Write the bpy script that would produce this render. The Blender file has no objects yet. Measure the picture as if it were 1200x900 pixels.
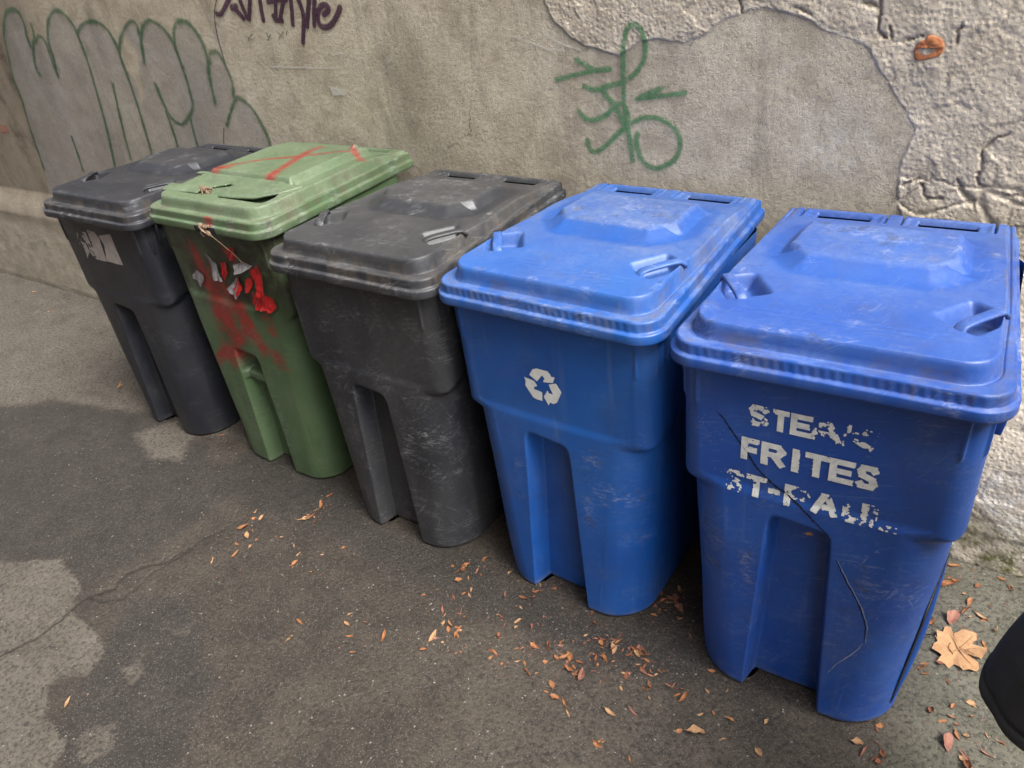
import bpy, bmesh, math, random, json
import numpy as np
from mathutils import Matrix, Vector

D = json.loads(r'''{"silver_lines":[[[-4.313,0.852],[-4.264,1.105],[-4.21,1.284],[-4.197,1.413],[-4.13,1.564],[-4.075,1.67],[-3.967,1.77],[-3.876,1.794],[-3.81,1.778],[-3.802,1.728],[-3.828,1.653],[-3.832,1.602]],[[-3.729,1.714],[-3.749,1.652],[-3.816,1.589],[-3.868,1.497],[-3.859,1.444]],[[-3.757,1.627],[-3.695,1.654],[-3.654,1.625],[-3.663,1.537],[-3.669,1.433]],[[-3.669,1.433],[-3.637,1.537],[-3.626,1.613],[-3.558,1.71],[-3.478,1.762],[-3.394,1.775],[-3.338,1.741],[-3.304,1.693],[-3.299,1.621],[-3.301,1.524],[-3.321,1.398],[-3.344,1.281],[-3.369,1.16],[-3.437,0.953],[-3.465,0.856]],[[-3.287,1.669],[-3.215,1.703],[-3.104,1.714],[-3.03,1.693],[-2.992,1.652],[-2.974,1.583],[-2.978,1.512],[-2.975,1.416],[-2.981,1.305],[-2.995,1.176],[-3.014,1.036],[-3.04,0.918]],[[-2.963,1.583],[-2.904,1.64],[-2.829,1.689],[-2.764,1.709],[-2.737,1.687],[-2.745,1.648]],[[-2.785,1.513],[-2.753,1.604],[-2.707,1.67],[-2.646,1.703],[-2.589,1.7],[-2.531,1.666],[-2.496,1.612],[-2.485,1.546],[-2.477,1.457],[-2.485,1.354],[-2.5,1.306],[-2.574,1.244],[-2.641,1.214],[-2.702,1.233],[-2.737,1.299],[-2.752,1.413]],[[-2.741,1.275],[-2.739,1.188],[-2.747,1.072],[-2.761,0.98]],[[-2.553,1.245],[-2.563,1.171],[-2.566,1.109]],[[-2.481,1.535],[-2.477,1.612],[-2.44,1.675],[-2.389,1.7],[-2.331,1.689],[-2.284,1.641],[-2.263,1.578],[-2.269,1.514],[-2.293,1.448],[-2.311,1.329]],[[-2.26,1.514],[-2.241,1.551],[-2.198,1.565],[-2.164,1.546],[-2.142,1.482],[-2.138,1.417],[-2.155,1.362]],[[-2.27,1.226],[-2.22,1.28],[-2.154,1.345],[-2.113,1.357],[-2.051,1.32],[-2.011,1.254],[-1.988,1.187],[-1.986,1.13],[-1.993,1.07]],[[-3.143,1.401],[-3.175,1.286],[-3.214,1.14],[-3.243,0.994]],[[-3.793,1.09],[-3.806,1.002],[-3.824,0.888]]],"silver_fill":[[-4.417,0.577],[-4.313,0.852],[-4.264,1.105],[-4.21,1.284],[-4.197,1.413],[-4.13,1.564],[-4.075,1.67],[-3.967,1.77],[-3.876,1.794],[-3.802,1.728],[-3.832,1.602],[-3.752,1.633],[-3.695,1.654],[-3.644,1.613],[-3.538,1.734],[-3.433,1.802],[-3.394,1.775],[-3.304,1.693],[-3.215,1.703],[-3.104,1.714],[-3.03,1.693],[-2.992,1.652],[-2.96,1.588],[-2.829,1.689],[-2.764,1.709],[-2.734,1.659],[-2.646,1.703],[-2.531,1.666],[-2.486,1.612],[-2.389,1.7],[-2.331,1.689],[-2.284,1.641],[-2.264,1.524],[-2.198,1.565],[-2.142,1.482],[-2.155,1.362],[-2.104,1.357],[-2.051,1.32],[-2.011,1.254],[-1.986,1.13],[-1.996,0.998],[-2.07,0.818]],"silver_gap":[[-2.974,1.583],[-2.865,1.65],[-2.842,1.605],[-2.808,1.559],[-2.857,1.465],[-2.89,1.344],[-2.936,1.306],[-2.923,1.429],[-2.986,1.5]],"purple":[[[-2.105,1.721],[-2.071,1.724],[-2.0,1.774],[-1.965,1.804]],[[-1.986,1.746],[-1.958,1.727],[-1.93,1.699]],[[-1.907,1.807],[-1.92,1.771],[-1.907,1.701]],[[-1.841,1.799],[-1.857,1.769],[-1.896,1.695]],[[-1.992,1.742],[-1.958,1.747]],[[-1.783,1.802],[-1.794,1.766],[-1.805,1.69]],[[-1.687,1.793],[-1.696,1.763],[-1.727,1.688]],[[-1.625,1.79],[-1.649,1.761],[-1.699,1.688]],[[-1.632,1.763],[-1.69,1.763],[-1.746,1.758]],[[-1.736,1.702],[-1.721,1.687],[-1.688,1.685]],[[-1.599,1.804],[-1.604,1.759],[-1.628,1.668]],[[-1.565,1.788],[-1.557,1.758],[-1.553,1.697],[-1.592,1.598]],[[-1.483,1.785],[-1.498,1.756],[-1.544,1.661]],[[-1.455,1.788],[-1.467,1.755],[-1.501,1.662]],[[-1.431,1.701],[-1.399,1.718],[-1.408,1.735],[-1.441,1.729],[-1.467,1.7],[-1.468,1.664],[-1.44,1.653],[-1.397,1.665],[-1.356,1.697],[-1.333,1.723]],[[-1.965,1.804],[-1.907,1.807]],[[-1.841,1.799],[-1.783,1.802]],[[-1.599,1.804],[-1.565,1.788]]],"green":[[[-0.076,1.196],[-0.082,1.248],[-0.091,1.3],[-0.099,1.351],[-0.103,1.401],[-0.102,1.462],[-0.101,1.521],[-0.094,1.585],[-0.079,1.625],[-0.056,1.635],[-0.03,1.613],[-0.021,1.573],[-0.028,1.527],[-0.053,1.492],[-0.078,1.471]],[[-0.363,1.462],[-0.289,1.478],[-0.222,1.491],[-0.153,1.499]],[[-0.278,1.527],[-0.25,1.515],[-0.214,1.497]],[[-0.255,1.441],[-0.211,1.432],[-0.152,1.446],[-0.099,1.457]],[[-0.189,1.436],[-0.162,1.405],[-0.134,1.375],[-0.114,1.337],[-0.098,1.3]],[[-0.28,1.357],[-0.259,1.335],[-0.225,1.328],[-0.179,1.345],[-0.142,1.374],[-0.112,1.388],[-0.095,1.37],[-0.086,1.326]],[[-0.252,1.259],[-0.247,1.232],[-0.224,1.217],[-0.185,1.239],[-0.139,1.278],[-0.093,1.319]],[[-0.055,1.405],[-0.0,1.412],[0.06,1.42],[0.112,1.427]],[[-0.041,1.413],[-0.0,1.427],[0.033,1.44]],[[-0.075,1.326],[-0.036,1.343],[0.012,1.345],[0.053,1.331],[0.086,1.302],[0.1,1.265],[0.086,1.219],[0.052,1.191],[0.01,1.175],[-0.026,1.186],[-0.05,1.217],[-0.06,1.263],[-0.055,1.289]]],"faint":[[[-1.952,1.628],[-1.913,1.613]],[[-1.904,1.634],[-1.943,1.61],[-1.894,1.616]],[[-1.862,1.626],[-1.845,1.612]],[[-1.806,1.639],[-1.802,1.608]],[[-1.781,1.632],[-1.813,1.608]],[[-1.73,1.638],[-1.707,1.614]],[[-1.696,1.641],[-1.741,1.611]],[[-1.674,1.644],[-1.686,1.627]]],"hair":[[[-1.994,1.857],[-2.095,1.76],[-2.13,1.702],[-2.147,1.619],[-2.147,1.557],[-2.146,1.509]],[[-2.305,1.208],[-2.343,1.13]]],"chalk":[[[-1.837,1.499],[-1.634,1.496],[-1.429,1.494]],[[-1.436,1.547],[-1.36,1.554]],[[-1.924,1.535],[-1.854,1.484]],[[-1.995,1.635],[-1.957,1.592]],[[-0.39,1.61],[-0.326,1.577],[-0.261,1.56]],[[-0.531,1.607],[-0.362,1.555]]],"rough":[[-0.372,1.865],[-0.388,1.716],[-0.353,1.649],[-0.291,1.595],[-0.236,1.57],[-0.118,1.541],[-0.041,1.579],[0.019,1.591],[0.105,1.574],[0.174,1.601],[0.239,1.641],[0.296,1.659],[0.352,1.672],[0.414,1.656],[0.475,1.639],[0.525,1.607],[0.596,1.583],[0.655,1.555],[0.684,1.505],[0.724,1.454],[0.765,1.398],[0.8,1.346],[0.791,1.291],[0.773,1.222],[0.778,1.171],[0.793,1.107],[0.84,0.962],[0.868,0.73],[0.893,0.331],[1.009,-0.72],[2.432,-0.259],[1.621,1.933],[-0.339,2.178]],"brick":[[0.765,1.555],[0.777,1.575],[0.788,1.579],[0.799,1.591],[0.828,1.582],[0.84,1.559],[0.832,1.538],[0.798,1.527],[0.773,1.527]],"cracks":[[[0.661,1.678],[0.667,1.636],[0.667,1.598],[0.695,1.582]],[[0.63,1.669],[0.664,1.653]],[[0.702,1.614],[0.714,1.571],[0.779,1.587]],[[0.863,1.569],[0.861,1.6],[0.871,1.61]],[[0.982,1.297],[0.983,1.261],[0.977,1.225],[0.979,1.201],[1.025,1.18],[1.098,1.17]],[[0.84,1.189],[0.857,1.152],[0.903,1.144]],[[0.93,1.204],[0.953,1.174],[0.977,1.133]],[[0.796,1.185],[0.839,1.197]],[[0.278,1.692],[0.292,1.623],[0.267,1.588]],[[0.449,1.668],[0.51,1.64]],[[0.982,1.297],[1.006,1.333],[1.062,1.347]]],"white_patch":[[-1.498,1.424],[-1.41,1.412],[-1.399,1.384],[-1.491,1.382]],"salmon":[[-4.643,1.131],[-4.555,1.129],[-4.561,1.074],[-4.704,1.067]],"recycle":[[[-0.0505,0.8793],[-0.0374,0.9003],[-0.0222,0.9074],[0.0132,0.9062],[0.0203,0.8977],[0.0233,0.8901],[0.0343,0.893],[0.0263,0.8729],[-0.0051,0.8674],[-0.0019,0.8749],[0.0019,0.8797],[-0.0074,0.8905],[-0.027,0.8649]],[[0.0135,0.8628],[0.0365,0.8724],[0.0419,0.8643],[0.052,0.8481],[0.0343,0.8092],[0.0216,0.8006],[0.0097,0.8021],[0.0049,0.7923],[-0.0082,0.8152],[0.0064,0.8402],[0.009,0.8327],[0.0248,0.8332],[0.017,0.8503]],[[-0.0693,0.8657],[-0.0538,0.864],[-0.0418,0.8623],[-0.0362,0.86],[-0.0289,0.8474],[-0.0393,0.8422],[-0.0413,0.8333],[-0.0139,0.8297],[-0.0155,0.8012],[-0.0318,0.8],[-0.0462,0.8034],[-0.0692,0.8389],[-0.0663,0.8544]]],"crack5":[[-0.232,0.94],[-0.2128,0.9251],[-0.1953,0.8997],[-0.1558,0.8471],[-0.1224,0.7999],[-0.0899,0.7707],[-0.0265,0.7308],[0.0166,0.692],[0.0489,0.663],[0.0654,0.6359]],"crack5b":[[0.08,0.5906],[0.1005,0.5469],[0.1302,0.4947],[0.1566,0.4399],[0.1706,0.3903],[0.1729,0.3396]],"crack5c":[[0.1729,0.3396],[0.1558,0.2936],[0.1242,0.238],[0.1018,0.1825]],"redpaint":[[[[-0.1356,1.0208],[-0.119,0.9517],[-0.0905,0.8833],[-0.0952,0.7888]],0.0675],[[[-0.1491,0.8736],[-0.027,0.82],[0.0497,0.7402],[0.1153,0.6579]],0.06],[[[0.0499,0.7967],[0.0871,0.7097],[0.1341,0.6426],[0.1902,0.5968]],0.0675],[[[-0.0369,0.7994],[-0.0853,0.6543],[-0.1024,0.549]],0.09],[[[0.0862,1.0339],[0.1004,1.0018]],0.045],[[[0.0401,0.7192],[-0.0794,0.5748]],0.06],[[[0.2005,0.7885],[0.2071,0.7344]],0.045],[[[-0.0819,0.8476],[-0.0924,0.7509]],0.06],[[[-0.0591,0.9961],[-0.0617,0.888],[-0.0616,0.8138],[-0.0762,0.6957]],0.03],[[[-0.0219,0.8945],[-0.0066,0.7862],[-0.1067,0.6095],[-0.2147,0.5019]],0.05],[[[0.1582,0.871],[0.2023,0.861]],0.03]],"sticker":[[[-0.1539,0.9979],[-0.081,1.0067],[-0.0827,0.8896],[-0.1646,0.8853],[-0.1767,0.9596]],[[-0.0531,1.0205],[-0.0036,1.0161],[0.013,0.9906],[-0.0055,0.8898],[-0.0827,0.8896],[-0.0625,0.9671]],[[0.0274,1.0028],[0.1134,1.0202],[0.1151,0.9899],[0.1149,0.8896],[0.0074,0.8917],[0.0423,0.9667]]],"dry":[[[-2.265,-0.831],[-2.028,-0.737],[-1.915,-0.654],[-1.806,-0.599],[-1.571,-0.654],[-1.513,-0.739],[-1.359,-0.746],[-1.203,-0.799],[-1.165,-0.864],[-1.255,-0.95],[-1.151,-1.036],[-0.986,-1.044],[-0.951,-1.119],[-0.843,-1.23],[-1.403,-1.55]],[[-0.971,-1.03],[-0.953,-0.978],[-0.905,-0.934],[-0.831,-0.99],[-0.869,-1.057]],[[-1.102,-0.792],[-1.079,-0.741],[-1.002,-0.776],[-1.012,-0.818]],[[-1.052,-0.605],[-1.011,-0.563],[-0.993,-0.595]],[[-7.804,-0.049],[-4.977,0.731],[-4.208,1.012],[-2.435,0.712],[-1.656,0.448],[-1.666,0.295],[-1.977,0.19],[-1.88,0.021],[-2.048,-0.023],[-2.346,0.059],[-2.267,0.253],[-2.657,0.162],[-3.076,0.065],[-3.3,-0.104],[-4.097,-0.651]]],"crackg":[[-1.591,-1.074],[-1.549,-0.976],[-1.502,-0.876],[-1.5,-0.764],[-1.521,-0.693],[-1.46,-0.597],[-1.48,-0.51],[-1.382,-0.385],[-1.355,-0.241],[-1.294,-0.072],[-1.298,0.072]],"crackg2":[[-1.521,-0.693],[-1.513,-0.671],[-1.434,-0.648],[-1.373,-0.598],[-1.392,-0.456],[-1.33,-0.261]],"leaves":{"mid":[[-0.312,0.121],[-0.26,0.115],[-0.311,0.108],[-0.263,0.176],[-0.29,0.047],[-0.262,-0.022],[-0.238,0.009],[-0.225,0.034],[-0.262,-0.084],[-0.24,-0.098],[-0.196,-0.063],[-0.196,-0.121],[-0.195,-0.142],[-0.172,-0.122],[-0.21,-0.191],[-0.177,-0.194],[-0.225,-0.19],[-0.105,0.068],[-0.017,0.132],[-0.01,0.109],[-0.02,0.166],[-0.026,0.048],[-0.079,-0.014],[-0.063,-0.017],[0.003,-0.03],[-0.004,-0.008],[-0.03,-0.087],[-0.017,-0.089],[-0.005,-0.145],[-0.017,-0.144],[0.097,-0.06],[0.066,-0.089],[0.079,-0.138],[0.122,-0.153],[0.103,-0.133],[0.04,-0.17],[0.168,-0.011],[0.201,0.011],[0.143,-0.036],[-0.102,-0.197],[0.032,0.175],[0.065,0.049],[-0.333,-0.022],[-0.363,-0.065],[-0.145,0.162]],"heap":[[0.297,0.047],[0.305,0.02],[0.279,-0.002],[0.318,0.042],[0.327,0.062],[0.351,0.052],[0.306,-0.029],[0.344,0.004],[0.314,0.002],[0.393,-0.021],[0.403,-0.023],[0.409,0.083],[0.432,0.021],[0.442,0.012],[0.456,0.059],[0.479,0.022],[0.362,-0.067],[0.223,-0.084],[0.239,-0.09],[0.263,-0.088],[0.218,-0.064],[0.326,0.077],[0.278,0.06],[0.381,0.053],[0.461,0.023],[0.216,-0.05],[0.182,-0.068]],"gap":[[0.357,0.307],[0.382,0.294],[0.4,0.295],[0.427,0.292],[0.387,0.254],[0.408,0.262],[0.442,0.283],[0.364,0.319],[0.368,0.253],[0.399,0.312],[0.285,0.185],[0.261,0.169],[0.196,0.141],[0.224,0.106]],"front":[[0.215,-0.188],[0.216,-0.159],[0.249,-0.194],[0.289,-0.196],[0.308,-0.219],[0.416,-0.16],[0.494,-0.061],[0.561,-0.016],[0.564,0.008],[0.634,0.039],[0.683,0.066],[0.72,-0.019],[0.673,-0.019],[0.643,-0.038],[0.428,-0.261],[0.439,-0.249],[0.824,-0.076],[0.611,-0.116],[0.653,-0.103],[0.617,0.113],[0.513,0.2],[0.811,0.025],[0.722,0.185],[0.527,-0.26],[0.471,-0.123]],"left":[[-1.053,0.085],[-1.06,0.053],[-1.029,0.052],[-1.053,0.12],[-1.063,0.179],[-1.054,0.028],[-1.199,-0.153],[-1.205,-0.182],[-1.202,-0.202],[-1.151,-0.15],[-1.142,-0.188],[-0.977,-0.105],[-0.927,-0.13],[-0.841,-0.087],[-1.161,-0.249],[-1.214,-0.31],[-1.256,-0.127],[-1.261,-0.068],[-1.062,-0.095],[-0.79,-0.027],[-0.815,-0.171],[-0.476,-0.322],[-0.376,-0.273],[-0.422,-0.367],[-1.123,-0.965],[-1.884,0.269],[-1.281,-0.037],[-0.54,-0.253],[-0.223,-0.128],[-0.004,-0.166],[0.051,-0.1],[-0.908,-0.17],[-0.672,-0.364],[-0.654,-0.428]],"far":[[-4.739,0.862],[-4.265,0.759],[-2.841,0.331],[-3.083,0.544],[-2.895,0.889]],"right":[[1.159,0.865],[1.159,0.802],[1.177,0.797],[1.153,0.769],[1.208,0.751],[1.281,0.739],[1.322,0.765],[1.33,0.849],[1.296,0.87],[1.324,0.922],[1.239,0.808],[1.217,0.681],[1.237,0.661],[1.272,0.669],[1.265,0.676],[1.19,0.631],[1.307,0.655],[1.302,0.637],[1.223,0.611],[1.214,0.389],[1.236,0.311],[1.285,0.304],[1.22,0.254],[1.19,0.269],[1.254,0.261],[1.257,0.226],[1.241,0.192],[1.325,0.262],[1.282,0.232],[1.329,0.202],[1.288,0.167],[1.28,0.159],[1.302,0.149],[1.277,0.347],[1.287,0.339],[1.284,0.571],[1.185,0.44],[1.138,0.593],[1.154,0.385]],"curb":[[1.144,0.764],[1.216,0.871],[1.329,0.941],[1.327,0.838],[1.04,0.182],[1.078,0.159],[1.056,0.061],[1.088,0.057],[1.04,0.08],[1.105,0.077]]},"maple":[[1.156,0.555],[1.174,0.559],[1.175,0.586],[1.182,0.595],[1.191,0.594],[1.201,0.572],[1.222,0.595],[1.259,0.597],[1.262,0.575],[1.254,0.565],[1.254,0.555],[1.291,0.56],[1.291,0.545],[1.282,0.506],[1.243,0.522],[1.242,0.512],[1.277,0.494],[1.281,0.472],[1.276,0.456],[1.26,0.453],[1.243,0.44],[1.232,0.451],[1.219,0.458],[1.208,0.436],[1.197,0.447],[1.176,0.445],[1.184,0.469],[1.163,0.477],[1.155,0.481],[1.158,0.51],[1.166,0.521]],"maple_stem":[[1.166,0.521],[1.152,0.53],[1.123,0.517]],"rag_red1":[[0.1792,0.9782],[0.2301,1.0057],[0.2429,0.9722],[0.2377,0.8826],[0.2242,0.8638],[0.1731,0.8754],[0.1991,0.8964]],"rag_red2":[[0.098,0.9494],[0.1171,0.8907],[0.0921,0.8486],[0.0666,0.8822]],"rag_red3":[[0.0975,1.0574],[0.1278,1.0615],[0.1359,1.0234],[0.106,1.0032],[0.0854,1.0082]],"rag_red4":[[0.1608,0.8733],[0.2175,0.8873],[0.2619,0.8746],[0.2809,0.841],[0.2479,0.8139],[0.2092,0.815],[0.1681,0.8115],[0.1448,0.8369]],"rag_red5":[[0.0188,0.9864],[0.0563,0.9959],[0.052,0.9505],[0.0284,0.9136],[0.0078,0.9203],[0.0142,0.9529]],"rag_red6":[[0.1373,0.9353],[0.1742,0.9493],[0.18,0.9218],[0.1512,0.8824],[0.121,0.8739]],"rag_red7":[[0.073,0.9208],[0.0881,0.9108],[0.0645,0.8649],[0.0304,0.8376],[0.035,0.8726]],"rag_grey1":[[0.0999,0.9902],[0.1606,1.0111],[0.2099,0.9971],[0.1473,0.9572],[0.1146,0.948]],"rag_grey2":[[0.0086,0.8723],[0.0939,0.9406],[0.0898,0.9069],[0.0963,0.8704],[0.0645,0.8394],[0.0495,0.8581]],"rag_grey3":[[-0.0645,1.0275],[-0.0455,1.0057],[-0.0094,0.9822],[0.0008,0.9425],[0.0068,0.9059],[-0.0567,0.8998],[-0.0515,0.9344],[-0.0461,0.981]],"rag_grey4":[[-0.1992,0.9028],[-0.1589,0.9306],[-0.1232,0.9147],[-0.1241,0.8889],[-0.1717,0.8461],[-0.1725,0.881],[-0.205,0.8801]],"damp":[[[-4.448,-0.534],[-3.328,-0.09],[-2.947,0.14],[-2.267,0.253],[-1.733,0.124],[-1.56,0.204],[-1.439,0.004],[-1.468,-0.403],[-1.555,-0.645],[-1.813,-0.603],[-2.028,-0.737],[-2.747,-1.101]],[[-1.666,0.295],[-1.033,0.322],[-0.717,0.129],[-0.328,0.22],[-0.099,0.104],[0.224,0.126],[0.54,0.216],[0.69,0.103],[0.471,-0.016],[0.051,-0.023],[-0.292,-0.039],[-0.806,-0.02],[-1.281,-0.037],[-1.684,0.013]],[[-1.065,-1.056],[-1.219,-0.815],[-1.358,-0.591],[-1.116,-0.465],[-0.724,-0.662],[-0.621,-0.934],[-0.753,-1.179]]],"twig":[0.786,0.657]}''')
rng = np.random.default_rng(7)
random.seed(11)
PI = math.pi

# ------------------------------------------------------------------ scene, camera, light
sc = bpy.context.scene
COL = sc.collection
cam_d = bpy.data.cameras.new('camera')
cam = bpy.data.objects.new('camera', cam_d)
COL.objects.link(cam)
cr, cu, cf = (Vector((0.83189, 0.54335, -0.11286)), Vector((-0.21486, 0.50285, 0.83724)), Vector((-0.51167, 0.67224, -0.53506)))
m = Matrix((cr, cu, -cf)).transposed().to_4x4()
m.translation = Vector((1.12294, -1.34403, 2.0347))
cam.matrix_world = m
cam_d.sensor_width = 36
cam_d.sensor_fit = 'HORIZONTAL'
cam_d.lens = 904.71 / 1200 * 36
cam_d.clip_start = 0.02
cam_d.clip_end = 500
sc.camera = cam

SUN_EL, SUN_AZ = math.radians(55), math.radians(97)      # azimuth measured from +Y towards +X
w = bpy.data.worlds.new('World')
sc.world = w
w.use_nodes = True
nt = w.node_tree
bg = nt.nodes['Background']
sky = nt.nodes.new('ShaderNodeTexSky')
sky.sky_type = 'NISHITA'
sky.sun_disc = False
sky.sun_elevation = SUN_EL
sky.sun_rotation = SUN_AZ
sky.air_density = 1.0
sky.dust_density = 4.0
sky.ozone_density = 1.0
hs = nt.nodes.new('ShaderNodeHueSaturation')
hs.inputs['Saturation'].default_value = 0.25      # overcast: the cloud cover greys the blue sky
nt.links.new(sky.outputs[0], hs.inputs['Color'])
nt.links.new(hs.outputs[0], bg.inputs[0])
bg.inputs[1].default_value = 0.15
sd = bpy.data.lights.new('sun', 'SUN')
so = bpy.data.objects.new('sun', sd)
COL.objects.link(so)
sd.energy = 1.45
sd.angle = math.radians(28)
sd.color = (1.0, 0.975, 0.94)
dirv = Vector((math.sin(SUN_AZ) * math.cos(SUN_EL), math.cos(SUN_AZ) * math.cos(SUN_EL), math.sin(SUN_EL)))
so.rotation_euler = dirv.to_track_quat('Z', 'Y').to_euler()
so.location = dirv * 20
vs = sc.view_settings
vs.view_transform = 'Standard'
vs.look = 'None'
vs.exposure = 1.6
vs.gamma = 1

# ------------------------------------------------------------------ numpy noise
_perm = rng.permutation(512)
_perm = np.concatenate([_perm, _perm, _perm])
_g = rng.normal(size=(512, 3)); _g /= np.linalg.norm(_g, axis=1)[:, None]

def noise3(x, y, z):
    x, y, z = np.broadcast_arrays(np.asarray(x, float), np.asarray(y, float), np.asarray(z, float))
    xi, yi, zi = np.floor(x).astype(int), np.floor(y).astype(int), np.floor(z).astype(int)
    fx, fy, fz = x - xi, y - yi, z - zi
    ux, uy, uz = [f * f * f * (f * (f * 6 - 15) + 10) for f in (fx, fy, fz)]
    out = 0
    for dx in (0, 1):
        for dy in (0, 1):
            for dz in (0, 1):
                h = _perm[_perm[_perm[(xi + dx) & 511] + ((yi + dy) & 511)] + ((zi + dz) & 511)]
                g = _g[h]
                d = g[..., 0] * (fx - dx) + g[..., 1] * (fy - dy) + g[..., 2] * (fz - dz)
                wx = ux if dx else 1 - ux
                wy = uy if dy else 1 - uy
                wz = uz if dz else 1 - uz
                out = out + d * wx * wy * wz
    return out

def fbm(x, y, z=0.0, oct=4, gain=0.5):
    s, a, t = 0, 1, 0
    for i in range(oct):
        f = 2.03 ** i
        s = s + a * noise3(x * f + 17.3 * i, y * f + 5.1 * i, z * f + 9.7 * i)
        t += a
        a *= gain
    return s / t

def cells(x, y, seed):
    xi, yi = np.floor(x).astype(int), np.floor(y).astype(int)
    b1 = np.full(np.shape(x), 9.0); b2 = np.full(np.shape(x), 9.0); rid = np.zeros(np.shape(x)); tx = np.zeros(np.shape(x)); ty = np.zeros(np.shape(x))
    for dx in (-1, 0, 1):
        for dy in (-1, 0, 1):
            h = _perm[_perm[(xi + dx + seed * 31) & 511] + ((yi + dy + seed * 17) & 511)]
            g = _g[h]
            px, py = xi + dx + .5 + .45 * g[..., 0], yi + dy + .5 + .45 * g[..., 1]
            d_ = np.hypot(x - px, y - py)
            nearer = d_ < b1
            b2 = np.where(nearer, b1, np.minimum(b2, d_))
            rid = np.where(nearer, (h % 97) / 97.0, rid)
            tx = np.where(nearer, (x - px) * g[..., 1] + (y - py) * g[..., 2], tx)
            b1 = np.where(nearer, d_, b1)
    return rid, b2 - b1, tx

def sm(t):
    t = np.clip(t, 0, 1)
    return t * t * (3 - 2 * t)

def seg_dist(px, py, line):
    d = np.full(np.shape(px), 1e9)
    L = np.asarray(line, float)
    for (ax, ay), (bx, by) in zip(L[:-1], L[1:]):
        vx, vy = bx - ax, by - ay
        t = np.clip(((px - ax) * vx + (py - ay) * vy) / (vx * vx + vy * vy + 1e-12), 0, 1)
        d = np.minimum(d, np.hypot(px - ax - t * vx, py - ay - t * vy))
    return d

def poly_sdf(px, py, poly):           # negative outside, positive inside
    P = np.asarray(poly, float)
    ins = np.zeros(np.shape(px), bool)
    for (ax, ay), (bx, by) in zip(P, np.roll(P, -1, 0)):
        c = ((ay > py) != (by > py)) & (px < (bx - ax) * (py - ay) / (by - ay + 1e-15) + ax)
        ins ^= c
    d = seg_dist(px, py, np.vstack([P, P[:1]]))
    return np.where(ins, d, -d)

def smooth_line(line, n=6):           # Catmull-Rom through the points
    P = np.asarray(line, float)
    if len(P) < 3:
        return P
    Q = np.vstack([2 * P[0] - P[1], P, 2 * P[-1] - P[-2]])
    out = []
    for i in range(len(P) - 1):
        a, b, c, d = Q[i:i + 4]
        for k in range(n):
            t = k / n
            out.append(0.5 * ((2 * b) + (-a + c) * t + (2 * a - 5 * b + 4 * c - d) * t * t + (-a + 3 * b - 3 * c + d) * t ** 3))
    out.append(P[-1])
    return np.array(out)

# ------------------------------------------------------------------ mesh helpers
def tag(o, label=None, cat=None, group=None, kind=None):
    if label: o['label'] = label
    if cat: o['category'] = cat
    if group: o['group'] = group
    if kind: o['kind'] = kind
    return o

def empty(name, loc, rz=0):
    o = bpy.data.objects.new(name, None)
    o.empty_display_size = 0.2
    COL.objects.link(o)
    o.location = loc
    o.rotation_euler = (0, 0, rz)
    return o

def obj(name, verts, faces, mat, parent=None, smooth=True, attrs=None):
    me = bpy.data.meshes.new(name)
    verts = np.asarray(verts, np.float32).reshape(-1, 3)
    if isinstance(faces, np.ndarray):
        n, k = faces.shape
        me.vertices.add(len(verts)); me.vertices.foreach_set('co', verts.ravel())
        me.loops.add(n * k); me.loops.foreach_set('vertex_index', faces.astype(np.int32).ravel())
        me.polygons.add(n); me.polygons.foreach_set('loop_start', np.arange(0, n * k, k, dtype=np.int32))
        me.update(calc_edges=True)
        me.validate()
    else:
        me.from_pydata([tuple(v) for v in verts.tolist()], [], faces)
    if attrs:
        for k, a in attrs.items():
            at = me.attributes.new(k, 'FLOAT', 'POINT')
            at.data.foreach_set('value', np.asarray(a, np.float32).ravel())
    me.polygons.foreach_set('use_smooth', [smooth] * len(me.polygons))
    me.update()
    for mm in (mat if isinstance(mat, list) else [mat]):
        me.materials.append(mm)
    o = bpy.data.objects.new(name, me)
    COL.objects.link(o)
    if parent is not None:
        o.parent = parent
    return o

def grid_faces(n, m, wrap=False, off=0, flip=False):
    i = np.arange(n - 1)[:, None]
    j = np.arange(m if wrap else m - 1)[None, :]
    a = i * m + j; b = i * m + (j + 1) % m
    c = (i + 1) * m + (j + 1) % m; d = (i + 1) * m + j
    f = np.stack(np.broadcast_arrays(a, b, c, d), -1).reshape(-1, 4) + off
    return f[:, ::-1] if flip else f

def patch(name, parent, surf, u0, u1, v0, v1, cell, dens, mat, thr=0.05, label=None):
    """sheet of small cells lying on a surface, kept only where the paint is"""
    nu, nv = int((u1 - u0) / cell) + 2, int((v1 - v0) / cell) + 2
    U, V = np.meshgrid(np.linspace(u0, u1, nu), np.linspace(v0, v1, nv), indexing='ij')
    d = dens(U, V)
    F = grid_faces(nu, nv)
    keep = d.ravel()[F].max(1) > thr
    F = F[keep]
    used = np.unique(F)
    remap = np.full(nu * nv, -1); remap[used] = np.arange(len(used))
    P = surf(U.ravel()[used], V.ravel()[used])
    o = obj(name, P, remap[F], mat, parent, True, {'paint': d.ravel()[used]})
    if label: o['label'] = label
    return o

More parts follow.
